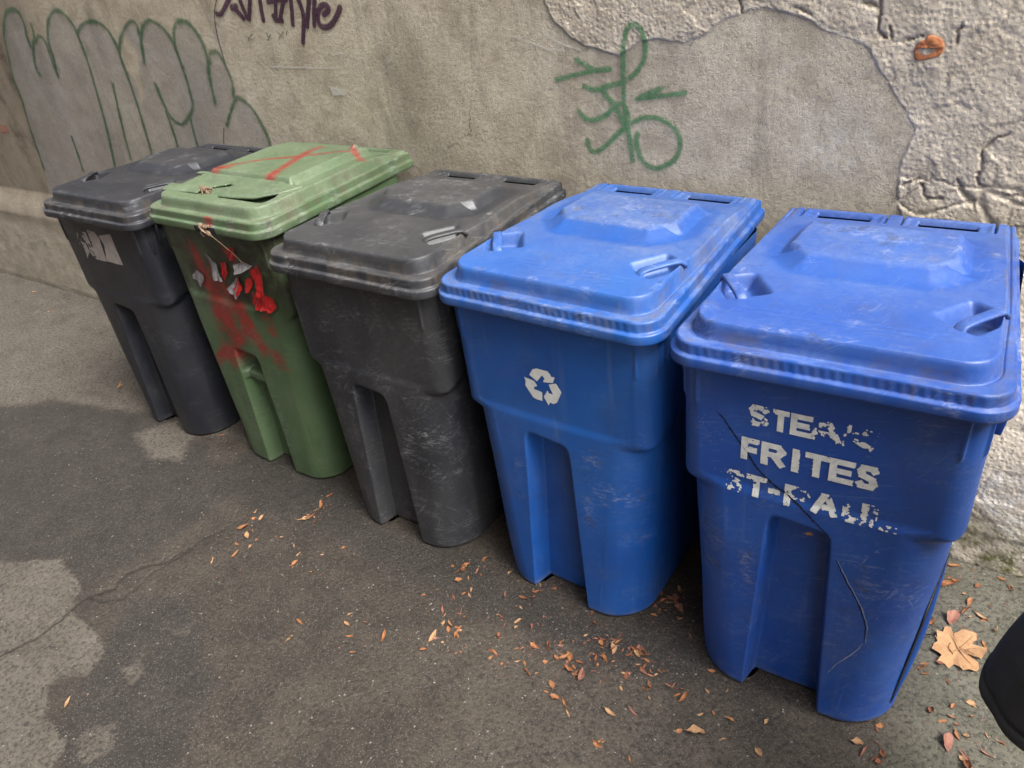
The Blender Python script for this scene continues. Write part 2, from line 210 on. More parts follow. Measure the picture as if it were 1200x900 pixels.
def tube(pts, r, n=8, cap=True):
    P = np.asarray(pts, float); k = len(P)
    R = np.broadcast_to(np.asarray(r, float), (k,))
    T = np.gradient(P, axis=0); T /= np.linalg.norm(T, axis=1)[:, None] + 1e-12
    up = np.array([0.13, 0.21, 0.97])
    V = []
    for i in range(k):
        s = np.cross(T[i], up); s /= np.linalg.norm(s) + 1e-12
        q = np.cross(s, T[i])
        a = np.linspace(0, 2 * PI, n, endpoint=False)[:, None]
        V.append(P[i] + R[i] * (np.cos(a) * s + np.sin(a) * q))
    V = np.vstack(V)
    F = [list(f) for f in grid_faces(k, n, True)]
    if cap:
        F.append(list(range(n))[::-1]); F.append(list(range((k - 1) * n, k * n)))
    return V, F

def strip(pts, width, thick, normal_of):
    """flat bar of rectangular section along pts; normal_of(i) = direction of thickness"""
    P = np.asarray(pts, float); k = len(P)
    T = np.gradient(P, axis=0)
    V = []
    W = np.broadcast_to(np.asarray(width, float), (k,))
    for i in range(k):
        t = T[i] / np.linalg.norm(T[i]); nn = np.asarray(normal_of(i), float)
        s = np.cross(t, nn); s /= np.linalg.norm(s); nn = np.cross(s, t)
        for a, b in ((-.5, -.5), (.36, -.5), (.5, -.3), (.5, .3), (.36, .5), (-.36, .5), (-.5, .3)):
            V.append(P[i] + s * a * W[i] + nn * b * thick)
    n = 7
    F = [list(f) for f in grid_faces(k, n, True)]
    F.append(list(range(n))[::-1]); F.append(list(range((k - 1) * n, k * n)))
    return np.array(V), F

def join(parts):
    V, F, o = [], [], 0
    for v, f in parts:
        V.append(np.asarray(v)); F += [[i + o for i in g] for g in f]; o += len(v)
    return np.vstack(V), F

def bevel_box(x0, x1, y0, y1, z0, z1, b=0.004):
    bm = bmesh.new()
    bmesh.ops.create_cube(bm, size=1)
    for v in bm.verts:
        v.co = Vector(((x0 + x1) / 2 + v.co.x * (x1 - x0), (y0 + y1) / 2 + v.co.y * (y1 - y0), (z0 + z1) / 2 + v.co.z * (z1 - z0)))
    bmesh.ops.bevel(bm, geom=bm.edges[:], offset=b, segments=2, affect='EDGES', profile=0.5)
    V = np.array([v.co[:] for v in bm.verts]); F = [[v.index for v in f.verts] for f in bm.faces]
    bm.verts.index_update()
    F = [[v.index for v in f.verts] for f in bm.faces]
    bm.free()
    return V, F

# ------------------------------------------------------------------ node helpers
class NT:
    def __init__(s, name):
        s.mat = bpy.data.materials.new(name); s.mat.use_nodes = True
        s.t = s.mat.node_tree; s.b = s.t.nodes['Principled BSDF']
        s.tc = s.t.nodes.new('ShaderNodeTexCoord')
        s.o = s.tc.outputs['Object']
    def n(s, kind, **kw):
        x = s.t.nodes.new(kind)
        for k, v in kw.items(): setattr(x, k, v)
        return x
    def L(s, a, b): s.t.links.new(a, b)
    def val(s, sock, v):
        if hasattr(v, 'is_output') or isinstance(v, bpy.types.NodeSocket): s.L(v, sock)
        else: sock.default_value = v
    def map(s, vec, loc=(0, 0, 0), rot=(0, 0, 0), scale=(1, 1, 1)):
        x = s.n('ShaderNodeMapping'); s.L(vec, x.inputs['Vector'])
        x.inputs['Location'].default_value = loc; x.inputs['Rotation'].default_value = rot; x.inputs['Scale'].default_value = scale
        return x.outputs[0]
    def noise(s, vec, scale, detail=4, rough=0.55, dist=0.0):
        x = s.n('ShaderNodeTexNoise'); s.L(vec, x.inputs['Vector'])
        x.inputs['Scale'].default_value = scale; x.inputs['Detail'].default_value = detail
        x.inputs['Roughness'].default_value = rough; x.inputs['Distortion'].default_value = dist
        return x.outputs['Fac']
    def voro(s, vec, scale, feature='F1', out='Distance'):
        x = s.n('ShaderNodeTexVoronoi', feature=feature); s.L(vec, x.inputs['Vector']); x.inputs['Scale'].default_value = scale
        return x.outputs[out]
    def ramp(s, f, a, b, lo=0.0, hi=1.0):
        x = s.n('ShaderNodeMapRange'); s.L(f, x.inputs['Value'])
        for k, v in zip(('From Min', 'From Max', 'To Min', 'To Max'), (a, b, lo, hi)): x.inputs[k].default_value = v
        x.clamp = True
        return x.outputs[0]
    def math(s, op, a, b=None, c=None):
        x = s.n('ShaderNodeMath', operation=op)
        for i, v in enumerate((a, b, c)):
            if v is not None: s.val(x.inputs[i], v)
        return x.outputs[0]
    def mul(s, a, b): return s.math('MULTIPLY', a, b)
    def mix(s, f, a, b):
        x = s.n('ShaderNodeMix', data_type='RGBA')
        s.val(x.inputs[0], f)
        for i, v in ((6, a), (7, b)):
            if isinstance(v, (tuple, list)): v = (*v[:3], 1)
            s.val(x.inputs[i], v)
        return x.outputs[2]
    def attr(s, name):
        x = s.n('ShaderNodeAttribute'); x.attribute_name = name
        return x.outputs['Fac']
    def bump(s, h, strength, dist, prev=None):
        x = s.n('ShaderNodeBump'); s.L(h, x.inputs['Height'])
        x.inputs['Strength'].default_value = strength; x.inputs['Distance'].default_value = dist
        if prev is not None: s.L(prev, x.inputs['Normal'])
        return x.outputs[0]
    def done(s, color=None, rough=None, normal=None, spec=None):
        if color is not None:
            if isinstance(color, (tuple, list)): color = (*color[:3], 1)
            s.val(s.b.inputs['Base Color'], color)
        if rough is not None: s.val(s.b.inputs['Roughness'], rough)
        if normal is not None: s.L(normal, s.b.inputs['Normal'])
        if spec is not None: s.val(s.b.inputs['Specular IOR Level'], spec)
        return s.mat

def geo_z(t):
    g = t.n('ShaderNodeNewGeometry'); x = t.n('ShaderNodeSeparateXYZ'); t.L(g.outputs['True Normal'], x.inputs[0])
    return t.math('ABSOLUTE', x.outputs[2])

RIM = {'green_plastic': 1.0, 'charcoal_plastic': 0.75, 'worn_charcoal_plastic': 0.8}
def plastic(name, base, fade, dust, grime, off, scratch=1.0, dusty=1.0, red=False, rough0=0.31):
    t = NT(name)
    v = t.map(t.o, loc=off)
    big = t.noise(v, 2.3, 5, 0.6)
    c = t.mix(t.ramp(big, 0.35, 0.7), base, fade)
    # rubbed-in dirt
    g1 = t.noise(v, 6.0, 7, 0.68, 0.4)
    c = t.mix(t.ramp(g1, 0.50, 0.78, 0, 0.55), c, grime)
    # run marks down the faces
    st = t.noise(t.map(v, scale=(26, 26, 1.6)), 1.0, 4, 0.6)
    c = t.mix(t.mul(t.mul(t.ramp(st, 0.58, 0.8, 0, 0.22), t.ramp(big, 0.35, 0.6)), t.ramp(geo_z(t), 0.7, 0.3)), c, dust)
    # dust lying on ledges and tops
    fine = t.noise(v, 75, 8, 0.78)
    mid = t.noise(v, 5.5, 5, 0.6)
    dm = t.mul(t.attr('dust'), t.mul(t.ramp(fine, 0.30, 0.66, 0.15, 1.0), t.ramp(mid, 0.32, 0.62, 0.45, 1.0)))
    c = t.mix(t.mul(dm, dusty), c, dust)
    rimf = t.mul(t.attr('rim'), t.ramp(t.noise(v, 55, 6, 0.75), 0.36, 0.58, 0.1, 0.8))
    c = t.mix(t.mul(rimf, RIM.get(name, 0.7)), c, (0.105, 0.085, 0.062))
    if red:
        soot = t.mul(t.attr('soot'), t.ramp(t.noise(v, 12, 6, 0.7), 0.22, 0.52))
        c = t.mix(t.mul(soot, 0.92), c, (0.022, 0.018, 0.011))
        rn = t.noise(v, 22, 6, 0.75)
        rf = t.ramp(t.math('ADD', t.attr('red'), t.math('MULTIPLY_ADD', rn, 1.3, -0.65)), 0.22, 0.85)
        c = t.mix(t.mul(rf, 0.9), c, t.mix(t.ramp(fine, 0.3, 0.7), (0.15, 0.013, 0.011), (0.33, 0.026, 0.022)))
    # scratches in four directions
    sc_total = None
    for k, (rot, sca, th) in enumerate((((0.3, 0.2, 0.5), (4, 4, 190), 0.655), ((0.1, 1.2, 0.3), (5, 5, 210), 0.665), ((1.0, 0.2, 2.0), (5, 5, 190), 0.67), ((0.05, 0.06, 1.1), (90, 4, 90), 0.66))):
        q = t.noise(t.map(t.map(v, loc=(k * 3.1, k, 0), rot=rot), scale=sca), 1.0, 2, 0.5)
        s_ = t.mul(t.ramp(q, th, th + 0.03), t.ramp(t.noise(v, 9.0 + 2 * k, 4, 0.65), 0.54, 0.64))
        sc_total = s_ if sc_total is None else t.math('MAXIMUM', sc_total, s_)
    for k, (rot, sca) in enumerate((((0.4, 0.9, 0.2), (9, 9, 330)), ((1.2, 0.1, 0.9), (11, 11, 300)), ((0.2, 0.5, 2.2), (9, 9, 360)))):
        q = t.noise(t.map(t.map(v, loc=(k * 2.3, 5, k), rot=rot), scale=sca), 1.0, 1, 0.5)
        s_ = t.mul(t.ramp(q, 0.64, 0.69), t.ramp(t.noise(v, 14.0 + k, 5, 0.7), 0.50, 0.60, 0, 0.8))
        sc_total = t.math('MAXIMUM', sc_total, s_)
    wear = t.math('ADD', t.mul(t.attr('scuff'), 0.95), 0.12 + 0.3 * max(0, scratch - 0.7))
    sc_total = t.mul(sc_total, wear)
    rub = t.mul(t.ramp(t.noise(v, 34, 8, 0.8), 0.55, 0.70), t.ramp(t.noise(v, 3.1, 4, 0.6), 0.42, 0.62))
    light = t.mix(0.5, fade, (0.55, 0.55, 0.55))
    c = t.mix(t.mul(t.mul(rub, t.ramp(t.attr('scuff'), 0.0, 0.6, 0.25, 1.0)), 0.42 * scratch), c, light)
    c = t.mix(t.mul(sc_total, 0.60 * scratch), c, light)
    # scuffed patches: horizontal rubbing where other bins and walls touch
    sf = t.noise(t.map(v, scale=(30, 30, 110)), 1.0, 9, 0.82, 0.2)
    sf2 = t.noise(t.map(v, loc=(4, 2, 1), scale=(26, 26, 60)), 1.0, 9, 0.82, 0.2)
    scuff = t.attr('scuff')
    blot = t.ramp(t.noise(v, 13, 4, 0.6), 0.42, 0.54)
    c = t.mix(t.mul(t.mul(scuff, blot), t.ramp(sf, 0.50, 0.58, 0, 0.62)), c, light)
    c = t.mix(t.mul(t.mul(scuff, t.ramp(t.noise(v, 17, 4, 0.6), 0.50, 0.57)), t.ramp(sf2, 0.46, 0.55, 0, 0.85)), c, (0.04, 0.038, 0.036))
    # specks of dry splash
    vo = t.voro(v, 120)
    sp = t.mul(t.ramp(vo, 0.16, 0.06), t.ramp(t.noise(v, 9, 4, 0.7), 0.58, 0.66))
    c = t.mix(t.mul(sp, 0.75), c, (0.5, 0.49, 0.46))
    ro = t.math('ADD', t.ramp(g1, 0.3, 0.7, rough0, rough0 + 0.2), t.mul(t.math('MAXIMUM', dm, scuff), 0.25))
    nb = t.bump(t.noise(v, 420, 3, 0.6), 0.2, 0.001)
    nb = t.bump(sc_total, -0.25, 0.001, nb)
    nb = t.bump(t.noise(v, 9, 2, 0.5), 0.04, 0.01, nb)
    return t.done(c, ro, nb, 0.5)

def spray(name, col, col2, nscale=60, lo=0.25, hi=0.6, maxa=0.9, streak=0.0, rough=0.75):
    """paint laid over a surface: covers where the attribute says, thinning out at its edges"""
    t = NT(name)
    n1 = t.noise(t.o, nscale, 5, 0.7)
    a = t.ramp(t.math('ADD', t.attr('paint'), t.math('MULTIPLY_ADD', n1, 0.9, -0.45)), lo, hi, 0, maxa)
    c = t.mix(t.ramp(t.noise(t.o, 5, 4, 0.6), 0.35, 0.65), col, col2)
    a = t.mul(a, t.ramp(t.noise(t.o, 240, 4, 0.7), 0.34, 0.46, 0.45, 1.0))
    t.done(c, rough, t.bump(t.noise(t.o, 150, 5, 0.6), 0.5, 0.002), 0.2)
    tr = t.n('ShaderNodeBsdfTransparent'); mx = t.n('ShaderNodeMixShader')
    t.L(a, mx.inputs[0]); t.L(tr.outputs[0], mx.inputs[1]); t.L(t.b.outputs[0], mx.inputs[2])
    out = t.t.nodes['Material Output']; t.L(mx.outputs[0], out.inputs['Surface'])
    return t.mat

def plain(name, c1, c2, scale=12, rough=0.6, bump=0.3, bscale=60, spec=0.3):
    t = NT(name)
    c = t.mix(t.ramp(t.noise(t.o, scale, 5, 0.65), 0.32, 0.68), c1, c2)
    return t.done(c, rough, t.bump(t.noise(t.o, bscale, 5, 0.65), bump, 0.004), spec)

# ------------------------------------------------------------------ materials
BLUE_DUST = (0.26, 0.30, 0.40)
M = {}
M['blue_a'] = plastic('blue_plastic', (0.006, 0.066, 0.30), (0.014, 0.100, 0.37), (0.27, 0.30, 0.33), (0.02, 0.06, 0.2), (1, 2, 3), 0.7, 0.7)
M['blue_b'] = plastic('faded_blue_plastic', (0.008, 0.054, 0.28), (0.018, 0.086, 0.35), (0.25, 0.31, 0.41), (0.03, 0.05, 0.16), (7, 5, 1), 1.0, 0.6)
M['char_a'] = plastic('charcoal_plastic', (0.013, 0.0147, 0.0205), (0.022, 0.0237, 0.031), (0.10, 0.096, 0.090), (0.03, 0.027, 0.025), (3, 8, 2), 0.45, 0.75)
M['char_b'] = plastic('worn_charcoal_plastic', (0.0165, 0.0180, 0.0230), (0.032, 0.0335, 0.039), (0.145, 0.140, 0.130), (0.040, 0.039, 0.039), (9, 1, 6), 1.15, 0.7)
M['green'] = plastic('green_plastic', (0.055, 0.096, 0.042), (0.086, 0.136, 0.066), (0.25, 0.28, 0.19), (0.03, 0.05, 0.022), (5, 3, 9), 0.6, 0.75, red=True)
M['void'] = plain('slot_shadow_plastic', (0.012, 0.012, 0.016), (0.02, 0.02, 0.025), 20, 0.6)
M['rubber'] = plain('black_rubber', (0.012, 0.012, 0.012), (0.03, 0.029, 0.027), 14, 0.75)
M['steel'] = plain('galvanised_steel', (0.30, 0.30, 0.29), (0.18, 0.17, 0.16), 20, 0.45)
M['rust'] = plain('rusty_metal', (0.12, 0.065, 0.035), (0.26, 0.20, 0.14), 70, 0.85, 0.8, 160)
M['stencil'] = plain('worn_white_stencil', (0.76, 0.76, 0.72), (0.52, 0.54, 0.54), 55, 0.7, 0.3, 200)
M['white_film'] = plain('white_sticker_film', (0.72, 0.73, 0.70), (0.62, 0.63, 0.60), 30, 0.5, 0.1, 200)
M['sticker'] = plain('torn_paper_sticker', (0.42, 0.36, 0.33), (0.30, 0.28, 0.27), 25, 0.8, 0.4, 200)
M['crack'] = plain('dark_split_in_plastic', (0.006, 0.007, 0.012), (0.012, 0.014, 0.022), 20, 0.8)
M['crack_edge'] = plain('bruised_plastic_edge', (0.20, 0.24, 0.36), (0.34, 0.36, 0.42), 40, 0.6)
M['redfilm'] = plain('red_tape', (0.36, 0.012, 0.012), (0.20, 0.008, 0.008), 26, 0.42, 0.6, 60, 0.4)
M['greyfilm'] = plain('grey_backing_paper', (0.25, 0.235, 0.235), (0.13, 0.12, 0.125), 30, 0.65, 0.6, 70)
M['purple'] = spray('purple_marker_paint', (0.045, 0.014, 0.038), (0.075, 0.028, 0.06), 24, 0.25, 0.85, 0.86)
M['gtag'] = spray('green_marker_paint', (0.055, 0.21, 0.085), (0.085, 0.26, 0.12), 150, 0.26, 1.15, 0.84)
M['gline'] = spray('dark_green_spray_paint', (0.028, 0.095, 0.040), (0.05, 0.15, 0.068), 26, 0.24, 1.0, 0.78)
M['silver'] = spray('dull_silver_spray_paint', (0.52, 0.51, 0.50), (0.38, 0.37, 0.36), 9, 0.15, 1.15, 0.58, rough=0.6)
M['faint'] = spray('faded_pen_marks', (0.10, 0.095, 0.08), (0.12, 0.11, 0.09), 90, 0.3, 0.9, 0.6)
M['chalk'] = spray('pale_scratch', (0.66, 0.64, 0.59), (0.60, 0.57, 0.51), 60, 0.3, 0.9, 0.8)
M['salmon'] = spray('salmon_paint_fleck', (0.42, 0.20, 0.14), (0.36, 0.17, 0.12), 60, 0.3, 0.8, 0.85)
M['hair'] = spray('hairline_crack', (0.03, 0.026, 0.022), (0.05, 0.045, 0.04), 80, 0.3, 0.8, 0.8)
M['brick'] = plain('broken_orange_brick', (0.52, 0.21, 0.085), (0.33, 0.115, 0.055), 45, 0.9, 0.9, 70)
M['coat'] = plain('black_wool_cloth', (0.018, 0.018, 0.019), (0.032, 0.032, 0.034), 30, 0.6, 0.5, 420, 0.35)
M['skin'] = plain('skin', (0.50, 0.30, 0.22), (0.44, 0.25, 0.18), 12, 0.5, 0.1)
M['hairm'] = plain('dark_hair', (0.02, 0.014, 0.01), (0.04, 0.026, 0.018), 40, 0.6, 0.6, 120)
M['trouser'] = plain('dark_denim', (0.015, 0.018, 0.028), (0.025, 0.03, 0.042), 50, 0.8, 0.4, 300)
M['boot'] = plain('black_leather', (0.012, 0.011, 0.010), (0.025, 0.023, 0.021), 20, 0.45, 0.2)

def leaf_mat(name, c1, c2):
    t = NT(name)
    v = t.o
    c = t.mix(t.ramp(t.noise(v, 90, 5, 0.7), 0.3, 0.7), c1, c2)
    vein = t.ramp(t.voro(t.map(v, scale=(1, 1.6, 1)), 130, 'DISTANCE_TO_EDGE'), 0.0, 0.08)
    c = t.mix(t.mul(vein, 0.25), tuple(a * 0.75 for a in c2), c) if False else c
    spots = t.ramp(t.noise(v, 240, 3, 0.6), 0.62, 0.72, 0, 0.6)
    c = t.mix(spots, c, tuple(a * 0.35 for a in c2))
    return t.done(c, 0.65, t.bump(t.noise(v, 160, 4, 0.6), 0.6, 0.003), 0.3)
LM = [leaf_mat('dry_orange_leaf', (0.36, 0.165, 0.068), (0.22, 0.085, 0.038)),
      leaf_mat('dry_tan_leaf', (0.42, 0.26, 0.135), (0.27, 0.145, 0.075)),
      leaf_mat('dry_brown_leaf', (0.22, 0.085, 0.04), (0.14, 0.055, 0.03)),
      leaf_mat('dry_pink_leaf', (0.30, 0.14, 0.095), (0.20, 0.085, 0.06))]
M['maple'] = leaf_mat('dry_plane_leaf', (0.44, 0.26, 0.13), (0.34, 0.18, 0.085))

def mat_wall():
    t = NT('weathered_render'); v = t.o
    A = {k: t.attr(k) for k in ('rough', 'edge', 'lime', 'moss_and_sun', 'stain_shade', 'base')}
    n1 = t.noise(v, 1.7, 6, 0.62); n2 = t.noise(v, 9, 7, 0.68); n3 = t.noise(v, 60, 6, 0.7); n4 = t.noise(v, 240, 4, 0.7)
    n5 = t.noise(v, 3.6, 7, 0.7, 0.5)
    c = t.mix(t.ramp(n1, 0.34, 0.66), (0.424, 0.366, 0.279), (0.618, 0.549, 0.428))
    c = t.mix(t.ramp(n2, 0.45, 0.70, 0, 0.65), c, (0.750, 0.681, 0.540))
    c = t.mix(t.ramp(n2, 0.48, 0.30, 0, 0.55), c, (0.336, 0.281, 0.209))
    c = t.mix(t.ramp(n5, 0.55, 0.68, 0, 0.45), c, (0.389, 0.354, 0.287))
    c = t.mix(t.ramp(n3, 0.52, 0.32, 0, 0.6), c, (0.301, 0.250, 0.189))
    c = t.mix(t.ramp(n4, 0.52, 0.34, 0, 0.55), c, (0.229, 0.193, 0.147))
    st1 = t.noise(t.map(v, scale=(5, 5, 1.3)), 1.0, 7, 0.7, 0.6)
    c = t.mix(t.ramp(st1, 0.52, 0.68, 0, 0.55), c, (0.200, 0.173, 0.138))
    sc1 = t.noise(t.map(t.map(v, rot=(0, 0.5, 0)), scale=(2.2, 1, 30)), 1.0, 6, 0.7, 0.4)
    c = t.mix(t.mul(t.ramp(sc1, 0.60, 0.68), t.ramp(n2, 0.4, 0.6, 0.1, 0.6)), c, (0.600, 0.563, 0.509))
    wpb = t.noise(v, 2.7, 8, 0.72, 1.0)
    c = t.mix(t.ramp(wpb, 0.60, 0.72, 0, 0.45), c, (0.580, 0.553, 0.519))
    vc_ = t.voro(t.map(v, loc=(.3, 0, .2)), 1.9, 'DISTANCE_TO_EDGE')
    wv_ = t.n('ShaderNodeVectorMath', operation='ADD')
    ns_ = t.n('ShaderNodeTexNoise'); t.L(v, ns_.inputs['Vector']); ns_.inputs['Scale'].default_value = 7; ns_.inputs['Detail'].default_value = 6
    sc_ = t.n('ShaderNodeVectorMath', operation='SCALE'); t.L(ns_.outputs['Color'], sc_.inputs[0]); sc_.inputs['Scale'].default_value = 0.22
    t.L(v, wv_.inputs[0]); t.L(sc_.outputs[0], wv_.inputs[1])
    vcr = t.voro(wv_.outputs[0], 1.5, 'DISTANCE_TO_EDGE')
    c = t.mix(t.mul(t.ramp(vcr, 0.006, 0.002), t.ramp(n1, 0.57, 0.63, 0, 0.6)), c, (0.100, 0.085, 0.069))
    r = t.mix(t.ramp(n2, 0.32, 0.68), (0.470, 0.403, 0.311), (0.697, 0.613, 0.491))
    r = t.mix(t.ramp(n5, 0.55, 0.70, 0, 0.5), r, (0.518, 0.465, 0.396))
    r = t.mix(t.ramp(n3, 0.48, 0.33, 0, 0.6), r, (0.356, 0.294, 0.219))
    r = t.mix(t.ramp(n4, 0.46, 0.34, 0, 0.5), r, (0.292, 0.240, 0.183))
    c = t.mix(A['rough'], c, r)
    c = t.mix(t.mul(A['base'], 0.8), c, t.mix(t.ramp(n2, 0.35, 0.65), (0.179, 0.161, 0.130), (0.287, 0.256, 0.202)))
    c = t.mix(t.mul(A['stain_shade'], t.ramp(n2, 0.3, 0.6, 0.5, 1)), c, (0.121, 0.094, 0.069))  # stains, with the painted shade of left end and plinth top
    c = t.mix(t.mul(A['edge'], t.ramp(n3, 0.3, 0.6, 0.5, 1)), c, (0.66, 0.61, 0.51))
    c = t.mix(t.mul(A['lime'], t.ramp(t.noise(v, 26, 6, 0.7), 0.42, 0.6)), c, (0.713, 0.690, 0.632))
    c = t.mix(t.mul(A['moss_and_sun'], t.ramp(t.noise(v, 30, 6, 0.7), 0.34, 0.6)), c, (0.115, 0.113, 0.040))
    nb = t.bump(n4, 0.55, 0.002)
    nb = t.bump(n3, 0.6, 0.006, nb)
    pit = t.voro(v, 70)
    nb = t.bump(t.mul(A['rough'], t.mul(t.ramp(pit, 0.1, 0.6), t.noise(v, 25, 6, 0.75))), 0.5, 0.010, nb)
    tro = t.noise(t.map(v, rot=(0, 0.6, 0), scale=(60, 1, 14)), 1.0, 4, 0.6, 0.8)
    nb = t.bump(tro, 0.25, 0.004, nb)
    return t.done(c, 0.93, nb, 0.2)
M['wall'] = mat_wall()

def mat_ground():
    t = NT('asphalt'); v = t.o
    dry, moss_and_sun, crk = t.attr('dry'), t.attr('moss_and_sun'), t.attr('crack')
    n1 = t.noise(v, 1.5, 6, 0.6); n2 = t.noise(v, 8, 6, 0.68); n3 = t.noise(v, 70, 5, 0.7); n4 = t.noise(v, 260, 4, 0.7)
    dry = t.ramp(t.math('ADD', dry, t.math('MULTIPLY_ADD', n3, 0.9, t.math('MULTIPLY_ADD', n2, 0.7, -0.80))), 0.12, 0.88)
    wet = t.mix(t.ramp(n2, 0.35, 0.7), (0.032, 0.025, 0.018), (0.067, 0.051, 0.037))
    wet = t.mix(t.ramp(n1, 0.48, 0.66, 0, 0.8), wet, (0.093, 0.075, 0.055))
    dr = t.mix(t.ramp(n2, 0.32, 0.68), (0.099, 0.084, 0.066), (0.140, 0.120, 0.096))
    damp = t.ramp(t.math('ADD', t.attr('damp'), t.math('MULTIPLY_ADD', n2, 0.8, t.math('MULTIPLY_ADD', n3, 0.5, -0.65))), 0.05, 0.95)
    wet = t.mix(t.mul(damp, 0.85), wet, t.mix(t.ramp(n2, 0.35, 0.7), (0.026, 0.0215, 0.0175), (0.046, 0.039, 0.032)))
    c = t.mix(dry, wet, dr)
    ms = t.mix(t.ramp(n2, 0.35, 0.66), (0.105, 0.101, 0.070), (0.169, 0.157, 0.119))  # mossy tint, made paler to carry sunlight on the right-hand ground
    c = t.mix(moss_and_sun, c, ms)
    # aggregate: dark pits, pale stones
    c = t.mix(t.ramp(n3, 0.52, 0.36, 0, 0.75), c, (0.018, 0.016, 0.014))
    c = t.mix(t.ramp(n4, 0.50, 0.30, 0, 0.6), c, (0.020, 0.018, 0.016))
    vo = t.voro(v, 210); vc = t.voro(v, 210, out='Color')
    sep = t.n('ShaderNodeSeparateColor'); t.L(vc, sep.inputs[0])
    st = t.mul(t.ramp(vo, 0.50, 0.25), t.ramp(sep.outputs[0], 0.62, 0.66))
    c = t.mix(t.mul(st, 0.58), c, t.mix(sep.outputs[1], (0.20, 0.185, 0.165), (0.10, 0.092, 0.082)))
    vo2 = t.voro(v, 60); vc2 = t.voro(v, 60, out='Color')
    sep2 = t.n('ShaderNodeSeparateColor'); t.L(vc2, sep2.inputs[0])
    st2 = t.mul(t.ramp(vo2, 0.22, 0.16), t.ramp(sep2.outputs[0], 0.94, 0.95))
    c = t.mix(t.mul(st2, 0.6), c, (0.30, 0.28, 0.25))
    c = t.mix(crk, c, (0.012, 0.010, 0.008))
    dryness = t.math('MAXIMUM', dry, moss_and_sun)
    ro = t.math('ADD', t.mul(dryness, 0.25), t.ramp(n2, 0.3, 0.7, 0.52, 0.72))
    nb = t.bump(n4, 0.7, 0.002)
    nb = t.bump(vo, -0.8, 0.004, nb)
    nb = t.bump(n3, 0.9, 0.009, nb)
    return t.done(c, ro, nb, 0.38)
M['ground'] = mat_ground()
M['block'] = plain('plain_grey_brickwork', (0.16, 0.12, 0.10), (0.24, 0.19, 0.16), 3, 0.9, 0.5, 20)

# ------------------------------------------------------------------ wheeled bins
class Dims: pass

def dims(green=False):
    d = Dims()
    d.green = green
    if not green:
        d.W = 0.72; d.D = 0.885; d.lip = 1.068; d.rear_in = 0.052
        d.a_low0, d.a_low1, d.a_up = 0.272, 0.312, 0.330
        d.f0, d.f1, d.f_up = 0.020, 0.036, 0.042
        d.rf0, d.rf1, d.rf_up = 0.135, 0.115, 0.060
        d.r0, d.r1 = 0.66, 0.80
        d.zs = 0.715; d.gx = -0.014; d.g0, d.g1 = 0.108, 0.078; d.gtop = 0.672; d.gd = 0.070
    else:
        d.W = 0.70; d.D = 0.837; d.lip = 1.117; d.rear_in = 0.02
        d.a_low0, d.a_low1, d.a_up = 0.285, 0.315, 0.325
        d.f0, d.f1, d.f_up = 0.020, 0.032, 0.042
        d.rf0, d.rf1, d.rf_up = 0.11, 0.07, 0.045
        d.r0, d.r1 = 0.64, 0.77
        d.zs = 0.80; d.gx = -0.005; d.g0, d.g1 = 0.090, 0.075; d.gtop = 0.60; d.gd = 0.070
    return d

def lerp(a, b, t): return a + (b - a) * t

def low_prof(d, z):
    t = np.clip(z / d.zs, 0, 1.5)
    return lerp(d.a_low0, d.a_low1, t), lerp(d.f0, d.f1, t), lerp(d.rf0, d.rf1, t), lerp(d.r0, d.r1, np.clip(z / d.lip, 0, 1))

def groove(d, x, z):
    t = np.clip(z / d.gtop, 0, 1.2)
    hw = lerp(d.g0, d.g1, t)
    inner = sm((hw - np.abs(x - d.gx)) / 0.022)
    round_top = d.gtop - 0.10 * (x - d.gx) - 0.022 * np.clip(np.abs(x - d.gx) / hw, 0, 1) ** 8
    return d.gd * inner * sm((round_top - z) / 0.055)

def front_bulge(x, a):
    return 0.010 * (1 - np.clip(x / a, -1, 1) ** 2)

def front_y(d, x, z):
    a, f, rf, r = low_prof(d, z)
    wgt = sm((z - d.zs) / 0.03)
    fl = f
    fu = d.f_up
    y = lerp(fl, fu, wgt) - front_bulge(x, a)
    return y + groove(d, x, z)

